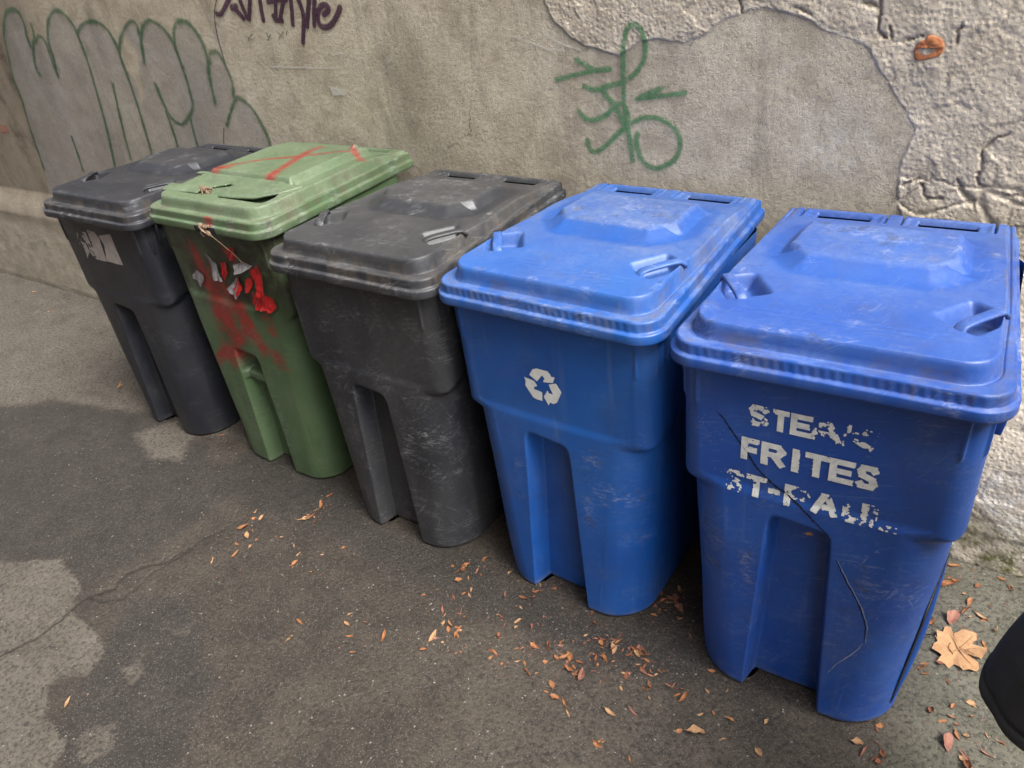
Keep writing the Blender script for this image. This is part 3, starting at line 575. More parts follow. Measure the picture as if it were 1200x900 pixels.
BD = {'worn_charcoal_plastic': 0.36, 'charcoal_plastic': 0.16, 'faded_blue_plastic': 0.22, 'blue_plastic': 0.14, 'green_plastic': 0.3}
def body_mesh(d, parent, mat, seed, scuffs, red=None):
    Nf, Nc, Ns, Nr = 150, 36, 60, 40
    seg = np.concatenate([[0] * Nf, [1] * Nc, [2] * Ns, [3] * 14, [4] * Nr, [5] * 14, [6] * Ns, [7] * Nc])
    tt = np.concatenate([np.linspace(0, 1, n, endpoint=False) for n in (Nf, Nc, Ns, 14, Nr, 14, Ns, Nc)])
    top = d.lip + 0.012
    zs = np.concatenate([[0.0, 0.0, 0.002, 0.006, 0.012, 0.02], np.linspace(0.028, top, 190)])
    ins = np.concatenate([[0.04, 0.016, 0.008, 0.003, 0.0007, 0.0], np.zeros(190)])
    Z, S = np.meshgrid(zs, seg, indexing='ij'); T = np.meshgrid(zs, tt, indexing='ij')[1]
    I = np.meshgrid(ins, seg, indexing='ij')[0]
    def outline(a, f, rf, r, rr=0.05):
        a = a - I; f = f + I; r = r - I
        X = np.zeros_like(Z); Y = np.zeros_like(Z)
        def put(s, x, y):
            k = S == s
            X[k] = np.broadcast_to(x, Z.shape)[k]; Y[k] = np.broadcast_to(y, Z.shape)[k]
        xe = a - rf
        put(0, -xe + 2 * xe * T, f)
        an = T * PI / 2
        put(1, xe + rf * np.sin(an), f + rf - rf * np.cos(an))
        put(2, a, f + rf + (r - rr - f - rf) * T)
        put(3, a - rr + rr * np.cos(an), r - rr + rr * np.sin(an))
        put(4, (a - rr) - 2 * (a - rr) * T, r)
        put(5, -(a - rr) - rr * np.sin(an), r - rr + rr * np.cos(an))
        put(6, -a, r - rr - (r - rr - f - rf) * T)
        put(7, -xe - rf * np.cos(an), f + rf - rf * np.sin(an))
        k = (S == 0) | (S == 1) | (S == 7)
        Y = np.where(k, Y - front_bulge(X, a) * np.clip(1 - (Y - f) / 0.06, 0, 1), Y)
        return X, Y
    a, f, rf, r = low_prof(d, Z)
    Xl, Yl = outline(a, f, rf, r)
    tz = np.clip((Z - d.zs) / (d.lip - d.zs), 0, 1)
    Xu, Yu = outline(lerp(d.a_up - 0.004, d.a_up, tz), np.full_like(Z, d.f_up), np.full_like(Z, d.rf_up), lerp(0.755, d.r1, tz))
    dip = np.where((S == 1) | (S == 7), np.sin(T * PI) ** 1.0, 0.0) * 0.028
    wgt = sm((Z - (d.zs - dip)) / 0.030)
    X = lerp(Xl, Xu, wgt); Y = lerp(Yl, Yu, wgt)
    k = (S == 0)
    Y = np.where(k, Y + groove(d, X, Z), Y)
    # moulded ribs below the rim at the front corners
    cx, cy = X, Y - 0.35
    ln = np.hypot(cx, cy) + 1e-9
    for s_, t0 in ((1, 0.12), (1, 0.72), (7, 0.28), (7, 0.88)):
        rb = np.where(S == s_, np.exp(-((T - t0) / 0.05) ** 2), 0) * sm((Z - (d.lip - 0.13)) / 0.02) * 0.006
        X = X + rb * cx / ln; Y = Y + rb * cy / ln
    if d.green:      # cross bar moulded into the channel
        bar = sm((0.026 - np.abs(Z - 0.455 + 0.10 * (X - d.gx))) / 0.012)
        Y = np.where(S == 0, Y - bar * 0.62 * groove(d, X, Z), Y)
    # gentle warp of blow-moulded walls
    wob = fbm(X * 3 + seed, Y * 3, Z * 3, 2) * 0.006 * sm(Z / 0.1)
    X = X + wob * cx / ln; Y = Y + wob * cy / ln * np.where(S == 0, 0.3, 1)
    sc_ = np.zeros_like(X)
    for (sx, sy, sz, rx, rz, amt) in scuffs:
        sc_ = np.maximum(sc_, amt * np.exp(-(((X - sx) / rx) ** 2 + ((Y - sy) / 0.12) ** 2 + ((Z - sz) / rz) ** 2)))
    dust = 0.75 * sm((0.035 - Z) / 0.03) * sm((fbm(X * 14 + seed, Y * 14, 3.0, 3) + 0.2) / 0.3) + BD.get(mat.name, 0.16) * sm((fbm(X * 4, Y * 4, Z * 2 + seed, 3) + 0.05) / 0.3)
    sc_ = np.maximum(sc_, BD.get(mat.name, .1) * 0.75 * sm((fbm(X * 7 + seed, Y * 7, Z * 7, 3) + .05) / .2))
    att = {'scuff': sc_, 'dust': dust}
    if red:
        rr_ = np.zeros_like(X)
        wx = X + 0.02 * fbm(X * 12, Z * 12, seed, 3); wz = Z + 0.03 * fbm(X * 12 + 9, Z * 12, seed, 3)
        for line, wd in red:
            rr_ = np.maximum(rr_, np.exp(-(seg_dist(wx, wz, smooth_line(line)) / (wd * 0.72)) ** 2) * np.where(Y < 0.2, 1, 0))
        att['red'] = rr_ * np.clip(0.72 + 1.9 * fbm(X * 10, Z * 10, 3., 4), 0, 1.1)
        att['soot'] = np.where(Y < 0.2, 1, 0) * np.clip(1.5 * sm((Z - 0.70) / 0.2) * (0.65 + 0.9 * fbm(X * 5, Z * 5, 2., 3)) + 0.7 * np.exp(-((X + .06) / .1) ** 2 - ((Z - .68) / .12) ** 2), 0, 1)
    V = np.stack([X, Y, Z], -1)
    n, mm = Z.shape
    F = grid_faces(n, mm, True)
    # close the base
    V = np.vstack([V.reshape(-1, 3), [[0, 0.35, 0.0]]])
    att = {kk: np.append(v.ravel(), 0) for kk, v in att.items()}
    j = np.arange(mm)
    base = np.stack([np.full(mm, n * mm), (j + 1) % mm, j], 1)
    base = np.concatenate([base, base[:, :1]], 1)
    me_f = [tuple(x) for x in F.tolist()] + [tuple(x[:3]) for x in base.tolist()]
    return obj('body', V, me_f, mat, parent, True, att)

def half_width(d, y):
    return d.W / 2 - d.rear_in * np.clip(y / d.D, 0, 1)

def lid_edge(d, x, y, r=0.062):
    """distance inside the lid outline (sides and front; the back is open)"""
    wv = half_width(d, y)
    dx = wv - np.abs(x)
    c = (dx < r) & (y < r)
    return np.where(c, r - np.hypot(r - dx, r - y), np.minimum(dx, y))

POCK = (0.262, 0.232)
BARV = np.array([0.078, 0.112]) / np.hypot(0.078, 0.112)

def panel_top(d, y):
    if d.green:
        return d.lip + 0.098 - 0.030 * sm((y - 0.55) / 0.3)
    return d.lip + 0.104 - 0.010 * sm((y - 0.2) / 0.3) - 0.030 * sm((y - 0.55) / 0.33)

PLATEAU = [(-.145, .405), (.145, .405), (.205, .475), (.195, .655), (-.195, .655), (-.205, .475)]
PLATEAU_G = [(-.24, .27), (.24, .27), (.24, .70), (-.24, .70)]

def lid_height(d, x, y, seed):
    zr = d.lip + 0.060
    e = lid_edge(d, x, y, 0.105)
    gw = 0.022 - 0.012 * sm((y - 0.08) / 0.35)
    wob = 0.0022 * fbm(x * 5 + seed, y * 5, seed, 2)
    tw_ = np.clip((e - gw) / 0.013, 0, 1); pm = np.where(tw_ < 0.55, tw_ * 1.45, 1 - (1 - 1.45 * 0.55) * ((1 - tw_) / 0.45) ** 2)
    pt = panel_top(d, y) + wob
    if not d.green:
        sd_ = poly_sdf(x, y, PLATEAU)
        wfront = np.where(y < 0.44, 0.090, 0.042)
        pl = sm((sd_ + wfront * 0.75) / wfront)
        pt = pt + 0.032 * pl
        # two faint pressed lines before the front edge
        for yy in (0.105, 0.125):
            pt = pt - 0.0022 * np.exp(-((y - yy) / 0.005) ** 2) * sm((0.24 - np.abs(x)) / 0.03)
        dm_ = np.abs(x) / 0.055 + np.abs(y - 0.245) / 0.024
        pt = pt + 0.0012 * np.exp(-((dm_ - 1) / 0.07) ** 2)
        # hand pockets at both front corners
        for sgn in (-1, 1):
            ux, uy = sgn * BARV[0], BARV[1]
            px, py = x - sgn * POCK[0], y - POCK[1]
            s = px * ux + py * uy
            t = px * uy - py * ux
            pk = sm((0.068 - np.abs(s)) / 0.018) * sm((0.064 - np.abs(t)) / 0.034)
            pk = pk * sm((e - gw - 0.011) / 0.012)
            pt = pt - 0.040 * pk
        # hinge recess with two slots
        rec = sm((y - 0.800) / 0.02) * sm((0.262 - np.abs(x)) / 0.02) * sm((np.abs(x) - 0.030) / 0.015)
        pt = pt - 0.006 * rec
        slot = sm((0.021 - np.abs(y - 0.845)) / 0.004) * sm((0.082 - np.abs(np.abs(x + 0.0) - 0.145)) / 0.008)
        pt = pt - 0.016 * slot
        lug = np.exp(-((np.abs(np.abs(x) - 0.145) - 0.122) / 0.0028) ** 2) * sm((y - 0.80) / 0.02)
        pt = pt - 0.018 * lug
        knurl = sm((0.008 - np.abs(y - 0.876)) / 0.005) * rec
        pt = pt + 0.008 * knurl
    else:
        sd_ = poly_sdf(x, y, PLATEAU_G)
        pt = pt + 0.030 * sm((sd_ + 0.02) / 0.026)
        rec = sm((y - 0.085) / 0.015) * sm((0.255 - y) / 0.02)
        r1 = rec * sm((x + 0.315) / 0.015) * sm((-0.10 - x) / 0.02)
        r2 = rec * sm((x - 0.0) / 0.02) * sm((0.285 - x - 0.6 * np.clip(y - 0.15, 0, 1)) / 0.03)
        pt = pt - 0.034 * np.maximum(r1, r2) * 0.75 * sm((e - 0.045) / 0.01)
        slot = sm((y - 0.775) / 0.01) * sm((0.825 - y) / 0.008) * sm((0.27 - np.abs(x)) / 0.02) * sm((np.abs(x) - 0.03) / 0.02)
        pt = pt - 0.030 * slot
        pt = pt + 0.020 * np.exp(-((x - 0.21) / 0.014) ** 2 - ((y - 0.66) / 0.02) ** 2)
    return zr + pm * (pt - zr) - 0.0035 * np.exp(-((e - gw + 0.003) / 0.0028) ** 2)

def lid_mesh(d, parent, mat, seed, dustiness=1.0, red=None):
    r = 0.062
    th = np.linspace(0, PI / 2, 26)
    ys = np.concatenate([r * (1 - np.cos(th)), np.arange(r + 0.0033, d.D, 0.0033), [d.D]])
    us = np.unique(np.concatenate([np.linspace(-1, 1, 200), np.linspace(-1, -0.86, 34), np.linspace(0.86, 1, 34)]))
    ins = 0.020
    Y, U = np.meshgrid(ys, us, indexing='ij')
    hw = half_width(d, Y)
    corner = np.where(Y < r, r - np.sqrt(np.clip(r * r - (r - Y) ** 2, 0, None)), 0)
    HW = hw - corner
    X = U * HW
    # inset the whole top sheet by the rim rounding
    Xi = X * (1 - ins / hw); Yi = ins + Y * (1 - ins / d.D)
    Z = lid_height(d, X, Y, seed)
    V = [np.stack([Xi, Yi, Z], -1).reshape(-1, 3)]
    n, mcol = Y.shape
    F = [grid_faces(n, mcol)]
    idx = np.arange(n * mcol).reshape(n, mcol)
    loop = np.concatenate([idx[::-1, 0], idx[0, 1:], idx[1:, -1], idx[-1, -2:0:-1]])
    P = V[0][loop]
    T = np.roll(P, -1, 0) - np.roll(P, 1, 0); T[:, 2] = 0
    N = np.stack([T[:, 1], -T[:, 0], np.zeros(len(T))], -1); N /= np.linalg.norm(N, axis=1)[:, None] + 1e-12
    for _ in range(6):
        N = (np.roll(N, 1, 0) + 2 * N + np.roll(N, -1, 0)); N /= np.linalg.norm(N, axis=1)[:, None]
    zb = d.lip
    prof = [(0.0035, zb + 0.0595), (0.0062, zb + 0.0575), (0.0074, zb + 0.054), (0.0078, zb + 0.050), (0.0084, zb + 0.035), (0.0090, zb + 0.0325), (0.0105, zb + 0.031), (0.0165, zb + 0.029), (0.0190, zb + 0.0275), (0.0200, zb + 0.0245), (0.0200, zb + 0.006), (0.0190, zb + 0.002), (0.0165, zb), (0.004, zb), (-0.004, zb + 0.004), (-0.006, zb + 0.03)]
    prev = loop; off = len(V[0])
    ztop0 = P[:, 2]
    att_d = [None]
    Ldust = []; Lrim = []
    ribs = 1.0 if 'blue' in mat.name else 0.0
    for k, (o_, z_) in enumerate(prof):
        q = P + N * o_
        if 3 <= k <= 5: q = q + N * (ribs * 0.0007 * np.sin(P[:, 0] * 2 * PI / 0.021) * (P[:, 1] < 0.03) * sm((fbm(P[:, 0] * 7, 0 * P[:, 0], seed, 2) + .3) / .3))[:, None]
        wv = 0.0035 * fbm(P[:, 0] * 2.5 + seed, P[:, 1] * 2.5, seed, 2)
        rear = sm((P[:, 1] - (d.D - 0.10)) / 0.08)
        drop = ztop0 - (zb + 0.060)
        q[:, 2] = z_ + wv + drop * np.exp(-k * 0.5) * 0.9
        V.append(q)
        cur = np.arange(len(q)) + off; off += len(q)
        a, b = prev, cur
        F.append(np.stack([a, np.roll(a, -1), np.roll(b, -1), b], 1)[:, ::-1] if False else np.stack([a, b, np.roll(b, -1), np.roll(a, -1)], 1))
        prev = cur
        nz = fbm(P[:, 0] * 16 + seed, P[:, 1] * 16, z_ * 3, 3)
        Ldust.append((0.6 if k in (0, 1, 6, 7, 8) else 0.3) * sm((nz + 0.18) / 0.35))
        Lrim.append((0.95 if 1 <= k <= 7 else 0.25) * sm((fbm(P[:, 0] * 22 + seed, P[:, 1] * 22, z_ * 6, 4) + 0.10) / 0.30) * np.where(k <= 9, 1, .6) * (1 - ribs * 0.35 + ribs * 0.35 * np.sin(P[:, 0] * 2 * PI / 0.021)))
    e = lid_edge(d, X, Y)
    gut = np.where((e < 0.024), 0.9, 0) * sm((fbm(X * 9 + seed, Y * 9, 2.0, 3) + 0.25) / 0.4)
    flat = 0.50 + 0.35 * sm((fbm(X * 3 + seed, Y * 3, 5.0, 4) + 0.1) / 0.4)
    if not d.green:
        plm = sm((poly_sdf(X, Y, PLATEAU) + 0.01) / 0.02)
        ramp_clean = sm((poly_sdf(X, Y, PLATEAU) + 0.085) / 0.03) * (1 - plm)
        flat = flat * (1 - 0.75 * ramp_clean) + 0.25 * plm
        flat = flat * (0.55 + 0.45 * sm((Y - 0.12) / 0.25))
    dust = np.maximum(flat, gut) * dustiness
    rim = np.where(e < 0.028, 0.8, 0) * sm((fbm(X * 14 + seed, Y * 14, 7.0, 4) + 0.12) / 0.3)
    A = {'rim': np.concatenate([rim.ravel()] + Lrim), 'dust': np.concatenate([dust.ravel()] + Ldust), 'scuff': np.concatenate([np.clip(0.25 * sm((fbm(X * 6, Y * 6, 8.0 + seed, 3) - 0.02) / 0.2) + 0.5 * (0 if d.green else 1) * sm((poly_sdf(X, Y, PLATEAU) + .02) / .02) * sm((fbm(X * 8, Y * 8, 18.0 + seed, 3) + .12) / .3) + 0.7 * np.exp(-((e - 0.042) / 0.012) ** 2) * sm((fbm(X * 10, Y * 10, 28. + seed, 3)) / .2), 0, 1).ravel()] + [0.75 * sm((fbm(P[:, 0] * 9, P[:, 1] * 9, 6.0 + seed, 3) + .05) / .25)] * len(prof))}
    if red:
        rr_ = np.zeros_like(X)
        for line, wd in red:
            rr_ = np.maximum(rr_, np.exp(-(seg_dist(X + .02 * fbm(X * 14, Y * 14, 2., 3), Y + .02 * fbm(X * 14, Y * 14, 9., 3), line) / (wd * 1.25)) ** 2))
        A['red'] = np.concatenate([rr_.ravel() * 0.8] + [0.75 * np.exp(-((P[:, 0] - 0.06) / 0.035) ** 2) * (P[:, 1] < 0.05)] * len(prof))
    FF = np.concatenate(F)
    if not d.green:
        so_ = ((np.abs(Y - 0.845) < 0.019) & (np.abs(np.abs(X) - 0.145) < 0.080)).ravel()
        so_ = np.concatenate([so_, np.zeros(len(np.vstack(V)) - len(so_), bool)])
        FF = FF[~so_[FF].all(1)]
    return obj('lid', np.vstack(V), FF, mat, parent, True, A)

def make_bin(name, label, i, d, mat, seed, scuffs, dustiness=1.0, red=None, lidred=None):
    x, y, a = BIN_POS[i]
    t = empty(name, (x, y, 0), a)
    tag(t, label, 'waste bin', 'wheeled bins lined up along the wall')
    body_mesh(d, t, mat, seed, scuffs, red)
    lid = lid_mesh(d, t, mat, seed, dustiness, lidred)
    # grip bars over the corner pockets
    if not d.green:
        for sgn in (-1, 1):
            s = np.linspace(-1, 1, 22)
            P = np.stack([sgn * (POCK[0] + BARV[0] * s * 0.070), POCK[1] + BARV[1] * s * 0.070,
                          panel_top(d, POCK[1]) + 0.001 + 0.007 * (1 - s ** 4) - 0.012 * np.clip((np.abs(s) - 0.85) / 0.15, 0, 1)], -1)
            V, F = strip(P, 0.026, 0.010, lambda k: (0, 0, 1))
            obj('handle', V, F, mat, lid, True, {'scuff': np.full(len(V), 0.3), 'dust': np.full(len(V), 0.25)})
        # hinge pins seen in the slots
        for sgn in (-1, 1):
            V, F = tube([(sgn * 0.06, 0.858, d.lip + 0.012), (sgn * 0.24, 0.858, d.lip + 0.012)], 0.010, 10)
            obj('hinge_pin', V, F, M['void'] if 'blue' not in mat.name else mat, lid)
    # brackets under the rim
    for sgn in (-1, 1):
        xx = sgn * (d.a_up + 0.006)
        parts = [bevel_box(min(xx - sgn * .012, xx + sgn * .016), max(xx - sgn * .012, xx + sgn * .016), 0.105, 0.116, d.lip - 0.085, d.lip + 0.01, 0.003)]
        V, F = join(parts)
        k = V[:, 2] < d.lip - 0.07
        V[k, 0] -= sgn * 0.010 * (np.abs(V[k, 0]) > d.a_up + 0.008)
        obj('bracket', V, F, mat, t)
    # wheels on an axle at the back
    for sgn in (-1, 1):
        prof = [(0.02, 0.030), (0.075, 0.030), (0.085, 0.026), (0.108, 0.030), (0.122, 0.022), (0.125, 0.0), (0.122, -0.022), (0.108, -0.030), (0.085, -0.026), (0.075, -0.030), (0.02, -0.030)]
        an = np.linspace(0, 2 * PI, 40, endpoint=False)
        V = np.array([[sgn * (d.a_low0 + 0.015) + px, 0.735 + rad * math.cos(q), 0.125 + rad * math.sin(q)] for rad, px in prof for q in an])
        obj('wheel', V, grid_faces(len(prof), 40, True), M['rubber'], t)
    V, F = tube([(-d.a_low0 - 0.04, 0.735, 0.125), (d.a_low0 + 0.04, 0.735, 0.125)], 0.011, 12)
    obj('axle', V, F, M['steel'], t)
    return t, lid

BIN_POS = [(-2.168, 0.1894, -0.0004), (-1.3963, 0.2142, -0.005), (-0.6176, 0.1265, -0.0003), (0.0879, 0.1359, -0.0259), (0.8319, 0.0983, 0.0317)]
dn, dg = dims(), dims(True)
SC = [(-0.26, 0.08, 0.53, 0.06, 0.05, 0.9), (-0.24, 0.06, 0.42, 0.08, 0.035, 0.8), (0.20, 0.05, 0.52, 0.09, 0.045, 0.9), (0.24, 0.08, 0.36, 0.08, 0.03, 0.5), (0.14, 0.03, 0.62, 0.03, 0.06, 0.7), (-0.13, 0.03, 0.5, 0.02, 0.12, 0.7), (0.12, 0.03, 0.45, 0.02, 0.10, 0.7), (0.3, 0.1, 0.1, 0.1, 0.05, 0.4)]
b1, l1 = make_bin('wheeled_bin', 'black wheeled bin with a torn pale sticker, at the far end of the row', 0, dn, M['char_a'], 1.3, [(0.15, 0.03, 0.56, 0.05, 0.05, 0.6)] + [(a_, b_, c_, e_, f_, g_ * 0.35) for a_, b_, c_, e_, f_, g_ in SC], 0.75)
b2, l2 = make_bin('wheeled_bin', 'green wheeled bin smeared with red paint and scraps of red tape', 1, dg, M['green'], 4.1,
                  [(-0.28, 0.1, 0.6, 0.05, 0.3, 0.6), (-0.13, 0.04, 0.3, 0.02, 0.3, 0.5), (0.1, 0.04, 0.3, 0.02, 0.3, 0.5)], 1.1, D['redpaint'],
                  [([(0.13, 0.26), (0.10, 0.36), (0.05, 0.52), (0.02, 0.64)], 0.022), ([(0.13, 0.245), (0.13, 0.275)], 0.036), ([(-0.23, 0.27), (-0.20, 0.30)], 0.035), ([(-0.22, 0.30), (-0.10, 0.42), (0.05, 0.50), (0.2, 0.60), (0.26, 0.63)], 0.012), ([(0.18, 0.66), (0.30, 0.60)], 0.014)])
b3, l3 = make_bin('wheeled_bin', 'scuffed dark grey wheeled bin between the green bin and the first blue bin', 2, dn, M['char_b'], 8.7, SC + [(-0.3, 0.1, 0.8, 0.03, 0.15, 0.8)], 1.0)
b4, l4 = make_bin('wheeled_bin', 'blue wheeled bin with a white recycling symbol on its front', 3, dn, M['blue_a'], 13.9, [(a_, b_, c_, e_, f_, g_ * 0.9) for a_, b_, c_, e_, f_, g_ in SC], 0.85)
b5, l5 = make_bin('wheeled_bin', 'cracked blue wheeled bin with worn white stencilled lettering on its front', 4, dn, M['blue_b'], 21.2, SC, 0.75)

def on_front(d, out=0.0012):
    return lambda U, V: np.stack([U, front_y(d, U, V) - out, V], -1)

def line_part(name, parent, d, line, width, mat, out=0.0016, taper=True, label=None):
    L = smooth_line(line, 8)
    n = len(L)
    tw = np.sin(np.linspace(0.12, PI - 0.12, n)) ** 0.5 if taper else np.ones(n)
    L = smooth_line(line, 40); n = len(L); tw = (np.sin(np.linspace(0.12, PI - 0.12, n)) ** 0.5 if taper else np.ones(n)) * np.clip(1 + 2.2 * fbm(L[:, 0] * 90, L[:, 1] * 90, 8.0, 3), .35, 2.0)
    jit = 0.0060 * fbm(L[:, 0] * 45, L[:, 1] * 45, 3.0, 4, .7)
    T = np.gradient(L, axis=0); T /= np.linalg.norm(T, axis=1)[:, None]
    N = np.stack([-T[:, 1], T[:, 0]], -1)
    A = L + N * (width * tw / 2 + jit)[:, None]; B = L + N * (-width * tw / 2 + jit)[:, None]
    Q = np.stack([A, B], 1).reshape(-1, 2)
    y = front_y(d, Q[:, 0], Q[:, 1]) - out
    V = np.stack([Q[:, 0], y, Q[:, 1]], -1)
    o = obj(name, V, grid_faces(n, 2), mat, parent)
    if label: o['label'] = label
    return o

# ---- stencilled words on the last bin
GL = {'S': [[(1, .86), (.82, 1), (.20, 1), (0, .82), (.12, .58), (.88, .42), (1, .18), (.80, 0), (.18, 0), (0, .14)]],
      'T': [[(0, 1), (1, 1)], [(.5, 1), (.5, 0)]],
      'E': [[(1, 1), (0, 1), (0, 0), (1, 0)], [(0, .5), (.85, .5)]],
      'A': [[(0, 0), (.42, 1), (.58, 1), (1, 0)], [(.22, .32), (.78, .32)]],
      'K': [[(0, 0), (0, 1)], [(.9, 1), (.15, .5), (1, 0)]],
      'F': [[(1, 1), (0, 1), (0, 0)], [(0, .48), (.8, .48)]],
      'R': [[(0, 0), (0, 1), (.72, 1), (1, .76), (.72, .5), (0, .5)], [(.5, .5), (1, 0)]],
      'I': [[(.5, 1), (.5, 0)]],
      'P': [[(0, 0), (0, 1), (.72, 1), (1, .74), (.72, .46), (0, .46)]],
      'U': [[(0, 1), (0, .25), (.25, 0), (.75, 0), (1, .25), (1, 1)]],
      'L': [[(0, 1), (0, 0), (1, 0)]],
      '-': [[(0, .45), (1, .45)]]}
def word(parent, txt, boxes, z0, z1, wear, thick, seed):
    """boxes: (x0, x1) of every letter; wear: per letter 0..1"""
    def dens(U, V):
        out = np.zeros_like(U)
        for ch, (xa, xb), wr in zip(txt, boxes, wear):
            w_ = xb - xa; h = z1 - z0; th = thick
            ed = np.full(U.shape, 1e9)
            for st in GL[ch]:
                ln = [(xa + th / 2 + p * (w_ - th), z0 + th / 2 + q * (h - th)) for p, q in st]
                for (ax, ay), (bx, by) in zip(ln[:-1], ln[1:]):
                    L_ = math.hypot(bx - ax, by - ay); tx, ty = (bx - ax) / L_, (by - ay) / L_
                    al = (U - ax) * tx + (V - ay) * ty; pe = np.abs((V - ay) * tx - (U - ax) * ty)
                    diag = 0.55 if min(abs(tx), abs(ty)) > .15 else 1.0
                    ed = np.minimum(ed, np.maximum(pe, np.maximum(-al, al - L_) / diag))
            jag = 0.0012 * fbm(U * 130 + seed, V * 130, 1.0, 2)
            ins = (ed + jag < th / 2) & (U > xa - .001) & (U < xb + .001) & (V > z0) & (V < z1)
            flk = fbm(U * 55 + seed, V * 55, seed, 5, 0.72) + 0.35 * fbm(U * 14, V * 14, seed + 3, 2)
            keep = flk > (wr + 0.05 - 0.5) * 0.75
            out = np.maximum(out, np.where(ins & keep, 1.0, 0.0))
        return out
    xs = [b for bb in boxes for b in bb]
    patch('lettering', parent, on_front(dn, 0.0016), min(xs) - .004, max(xs) + .004, z0 - .002, z1 + .002, 0.0016, dens, M['stencil'], 0.5, 'worn white stencilled word ' + txt)
word(b5, 'STEAK', [(-.152, -.108), (-.098, -.062), (-.058, -.012), (-.016, .052), (.056, .118)], .925, .984, (.47, .36, .28, .50, .57), .0130, 2.0)
word(b5, 'FRITES', [(-.166, -.124), (-.118, -.062), (-.052, -.026), (-.018, .034), (.036, .088), (.094, .138)], .820, .886, (.30, .12, .05, .14, .14, .08), .0150, 7.0)
word(b5, 'ST-PAUL', [(-.198, -.156), (-.148, -.100), (-.094, -.068), (-.056, .002), (.008, .066), (.076, .130), (.136, .194)], .716, .778, (.49, .35, .46, .41, .23, .42, .58), .0140, 12.0)

# ---- recycling symbol
def rec_d(U, V):
    o = np.zeros_like(U)
    for pl in D['recycle']:
        o = np.maximum(o, (poly_sdf(U, V, pl) > 0).astype(float))
    chip = fbm(U * 70, V * 70, 4.0, 4, 0.7)
    return o * (chip > -0.34)
patch('recycling_symbol', b4, on_front(dn), -.08, .08, .79, .92, 0.0014, rec_d, M['white_film'], 0.5, 'white three-arrow recycling symbol')

# ---- torn sticker on the first bin
def st_d(U, V):
    o = np.zeros_like(U)
    for pl in D['sticker']:
        o = np.maximum(o, (poly_sdf(U + .004 * fbm(U * 40, V * 40, 1., 3), V, pl) > -.004).astype(float))
    left = np.clip((0.0 - U) / 0.14, 0, 1)
    return o * (fbm(U * 38, V * 22, 2.0, 5, 0.72) + 0.1 > -0.10 + 0.28 * left)
patch('torn_sticker', b1, on_front(dn), -.20, .14, .82, 1.03, 0.0025, st_d, M['sticker'], 0.5, 'torn strips of a pale paper sticker')

# ---- the split in the last bin
line_part('crack', b5, dn, D['crack5'], 0.0042, M['crack'], label='long dark crack across the front')
line_part('crack', b5, dn, D['crack5b'], 0.0026, M['crack'], label='fine crack running down from the channel')
line_part('crack', b5, dn, [(a_ + .004, b_ + .001) for a_, b_ in D['crack5b']], 0.0022, M['crack_edge'], 0.0012)
line_part('crack', b5, dn, D['crack5c'], 0.0020, M['crack_edge'], 0.0012)
# open seam down the right-hand corner
zz = np.linspace(0.06, 0.60, 40)
aa, ff, rr_, _ = low_prof(dn, zz)
ang = np.radians(np.linspace(62, 84, 40))
wd = 0.020 * np.sin(np.linspace(0.1, PI - 0.05, 40)) ** 0.8
ce = np.stack([aa - rr_ + (rr_ + 0.002) * np.sin(ang), ff + rr_ - (rr_ + 0.002) * np.cos(ang)], -1)
tg = np.stack([np.cos(ang), np.sin(ang)], -1)
nn = np.stack([np.sin(ang), -np.cos(ang)], -1)
rows = []
for o_, k_ in ((-.5, 0.001), (-.2, 0.002), (.2, 0.002), (.5, 0.001)):
    rows.append(np.concatenate([ce + tg * (wd * o_)[:, None] + nn * k_, zz[:, None]], 1))
V = np.stack(rows, 1).reshape(-1, 3)
obj('open_seam', V, grid_faces(40, 4), M['crack'], b5)
# lip of plastic bulging beside it
rows = []
for o_, k_ in ((0, 0.0), (.006, .008), (.012, .010), (.02, .006), (.03, 0.0)):
    rows.append(np.concatenate([ce + tg * (wd * .45)[:, None] + tg * (o_ * wd / .02)[:, None] + nn * (k_ * wd / .02)[:, None], zz[:, None]], 1))
V = np.stack(rows, 1).reshape(-1, 3)
obj('split_edge', V, grid_faces(40, 5), M['blue_b'], b5)

# ---- green bin: front grip plate, rusty latch, rags of tape
zt = panel_top(dg, 0.1)
def plate():
    us = np.linspace(0, 1, 90); vs_ = np.linspace(0, 1, 34)
    Uu, Vv = np.meshgrid(us, vs_, indexing='ij')
    xl = -0.325 + 0.02 * Vv; xr = 0.17 + 0.115 * np.sqrt(np.clip(Vv, 0, 1))
    X = xl + (xr - xl) * Uu
    yf = 0.118 + 0.035 * sm((X - 0.02) / 0.25) - 0.012 * sm((-0.15 - X) / 0.1)
    Y = yf + (0.285 - yf) * Vv
    Z = zt + 0.004 + 0.008 * Vv - 0.010 * np.exp(-Vv * 14) - 0.012 * sm((X - 0.16) / 0.12)
    hole = ((X > -0.315) & (X < -0.262) & (Y > 0.155) & (Y < 0.262))
    brk = (poly_sdf(X + .01 * fbm(X * 60, Y * 60, 1., 2), Y, [(-.13, .10), (-.05, .10), (-.045, .15), (.0, .20), (-.03, .205), (-.10, .15)]) > 0)
    F = grid_faces(90, 34)
    bad = (hole | brk).ravel()[F].any(1)
    F = F[~bad]
    Vt = np.stack([X, Y, Z], -1).reshape(-1, 3)
    used = np.unique(F); rm = np.full(len(Vt), -1); rm[used] = np.arange(len(used))
    return Vt[used], rm[F]
V, F = plate()
pl = obj('grip_plate', V, F, M['green'], l2, True, {'dust': np.full(len(V), 0.6), 'scuff': np.full(len(V), 0.3)})
md = pl.modifiers.new('thick', 'SOLIDIFY'); md.thickness = 0.007; md.offset = 0
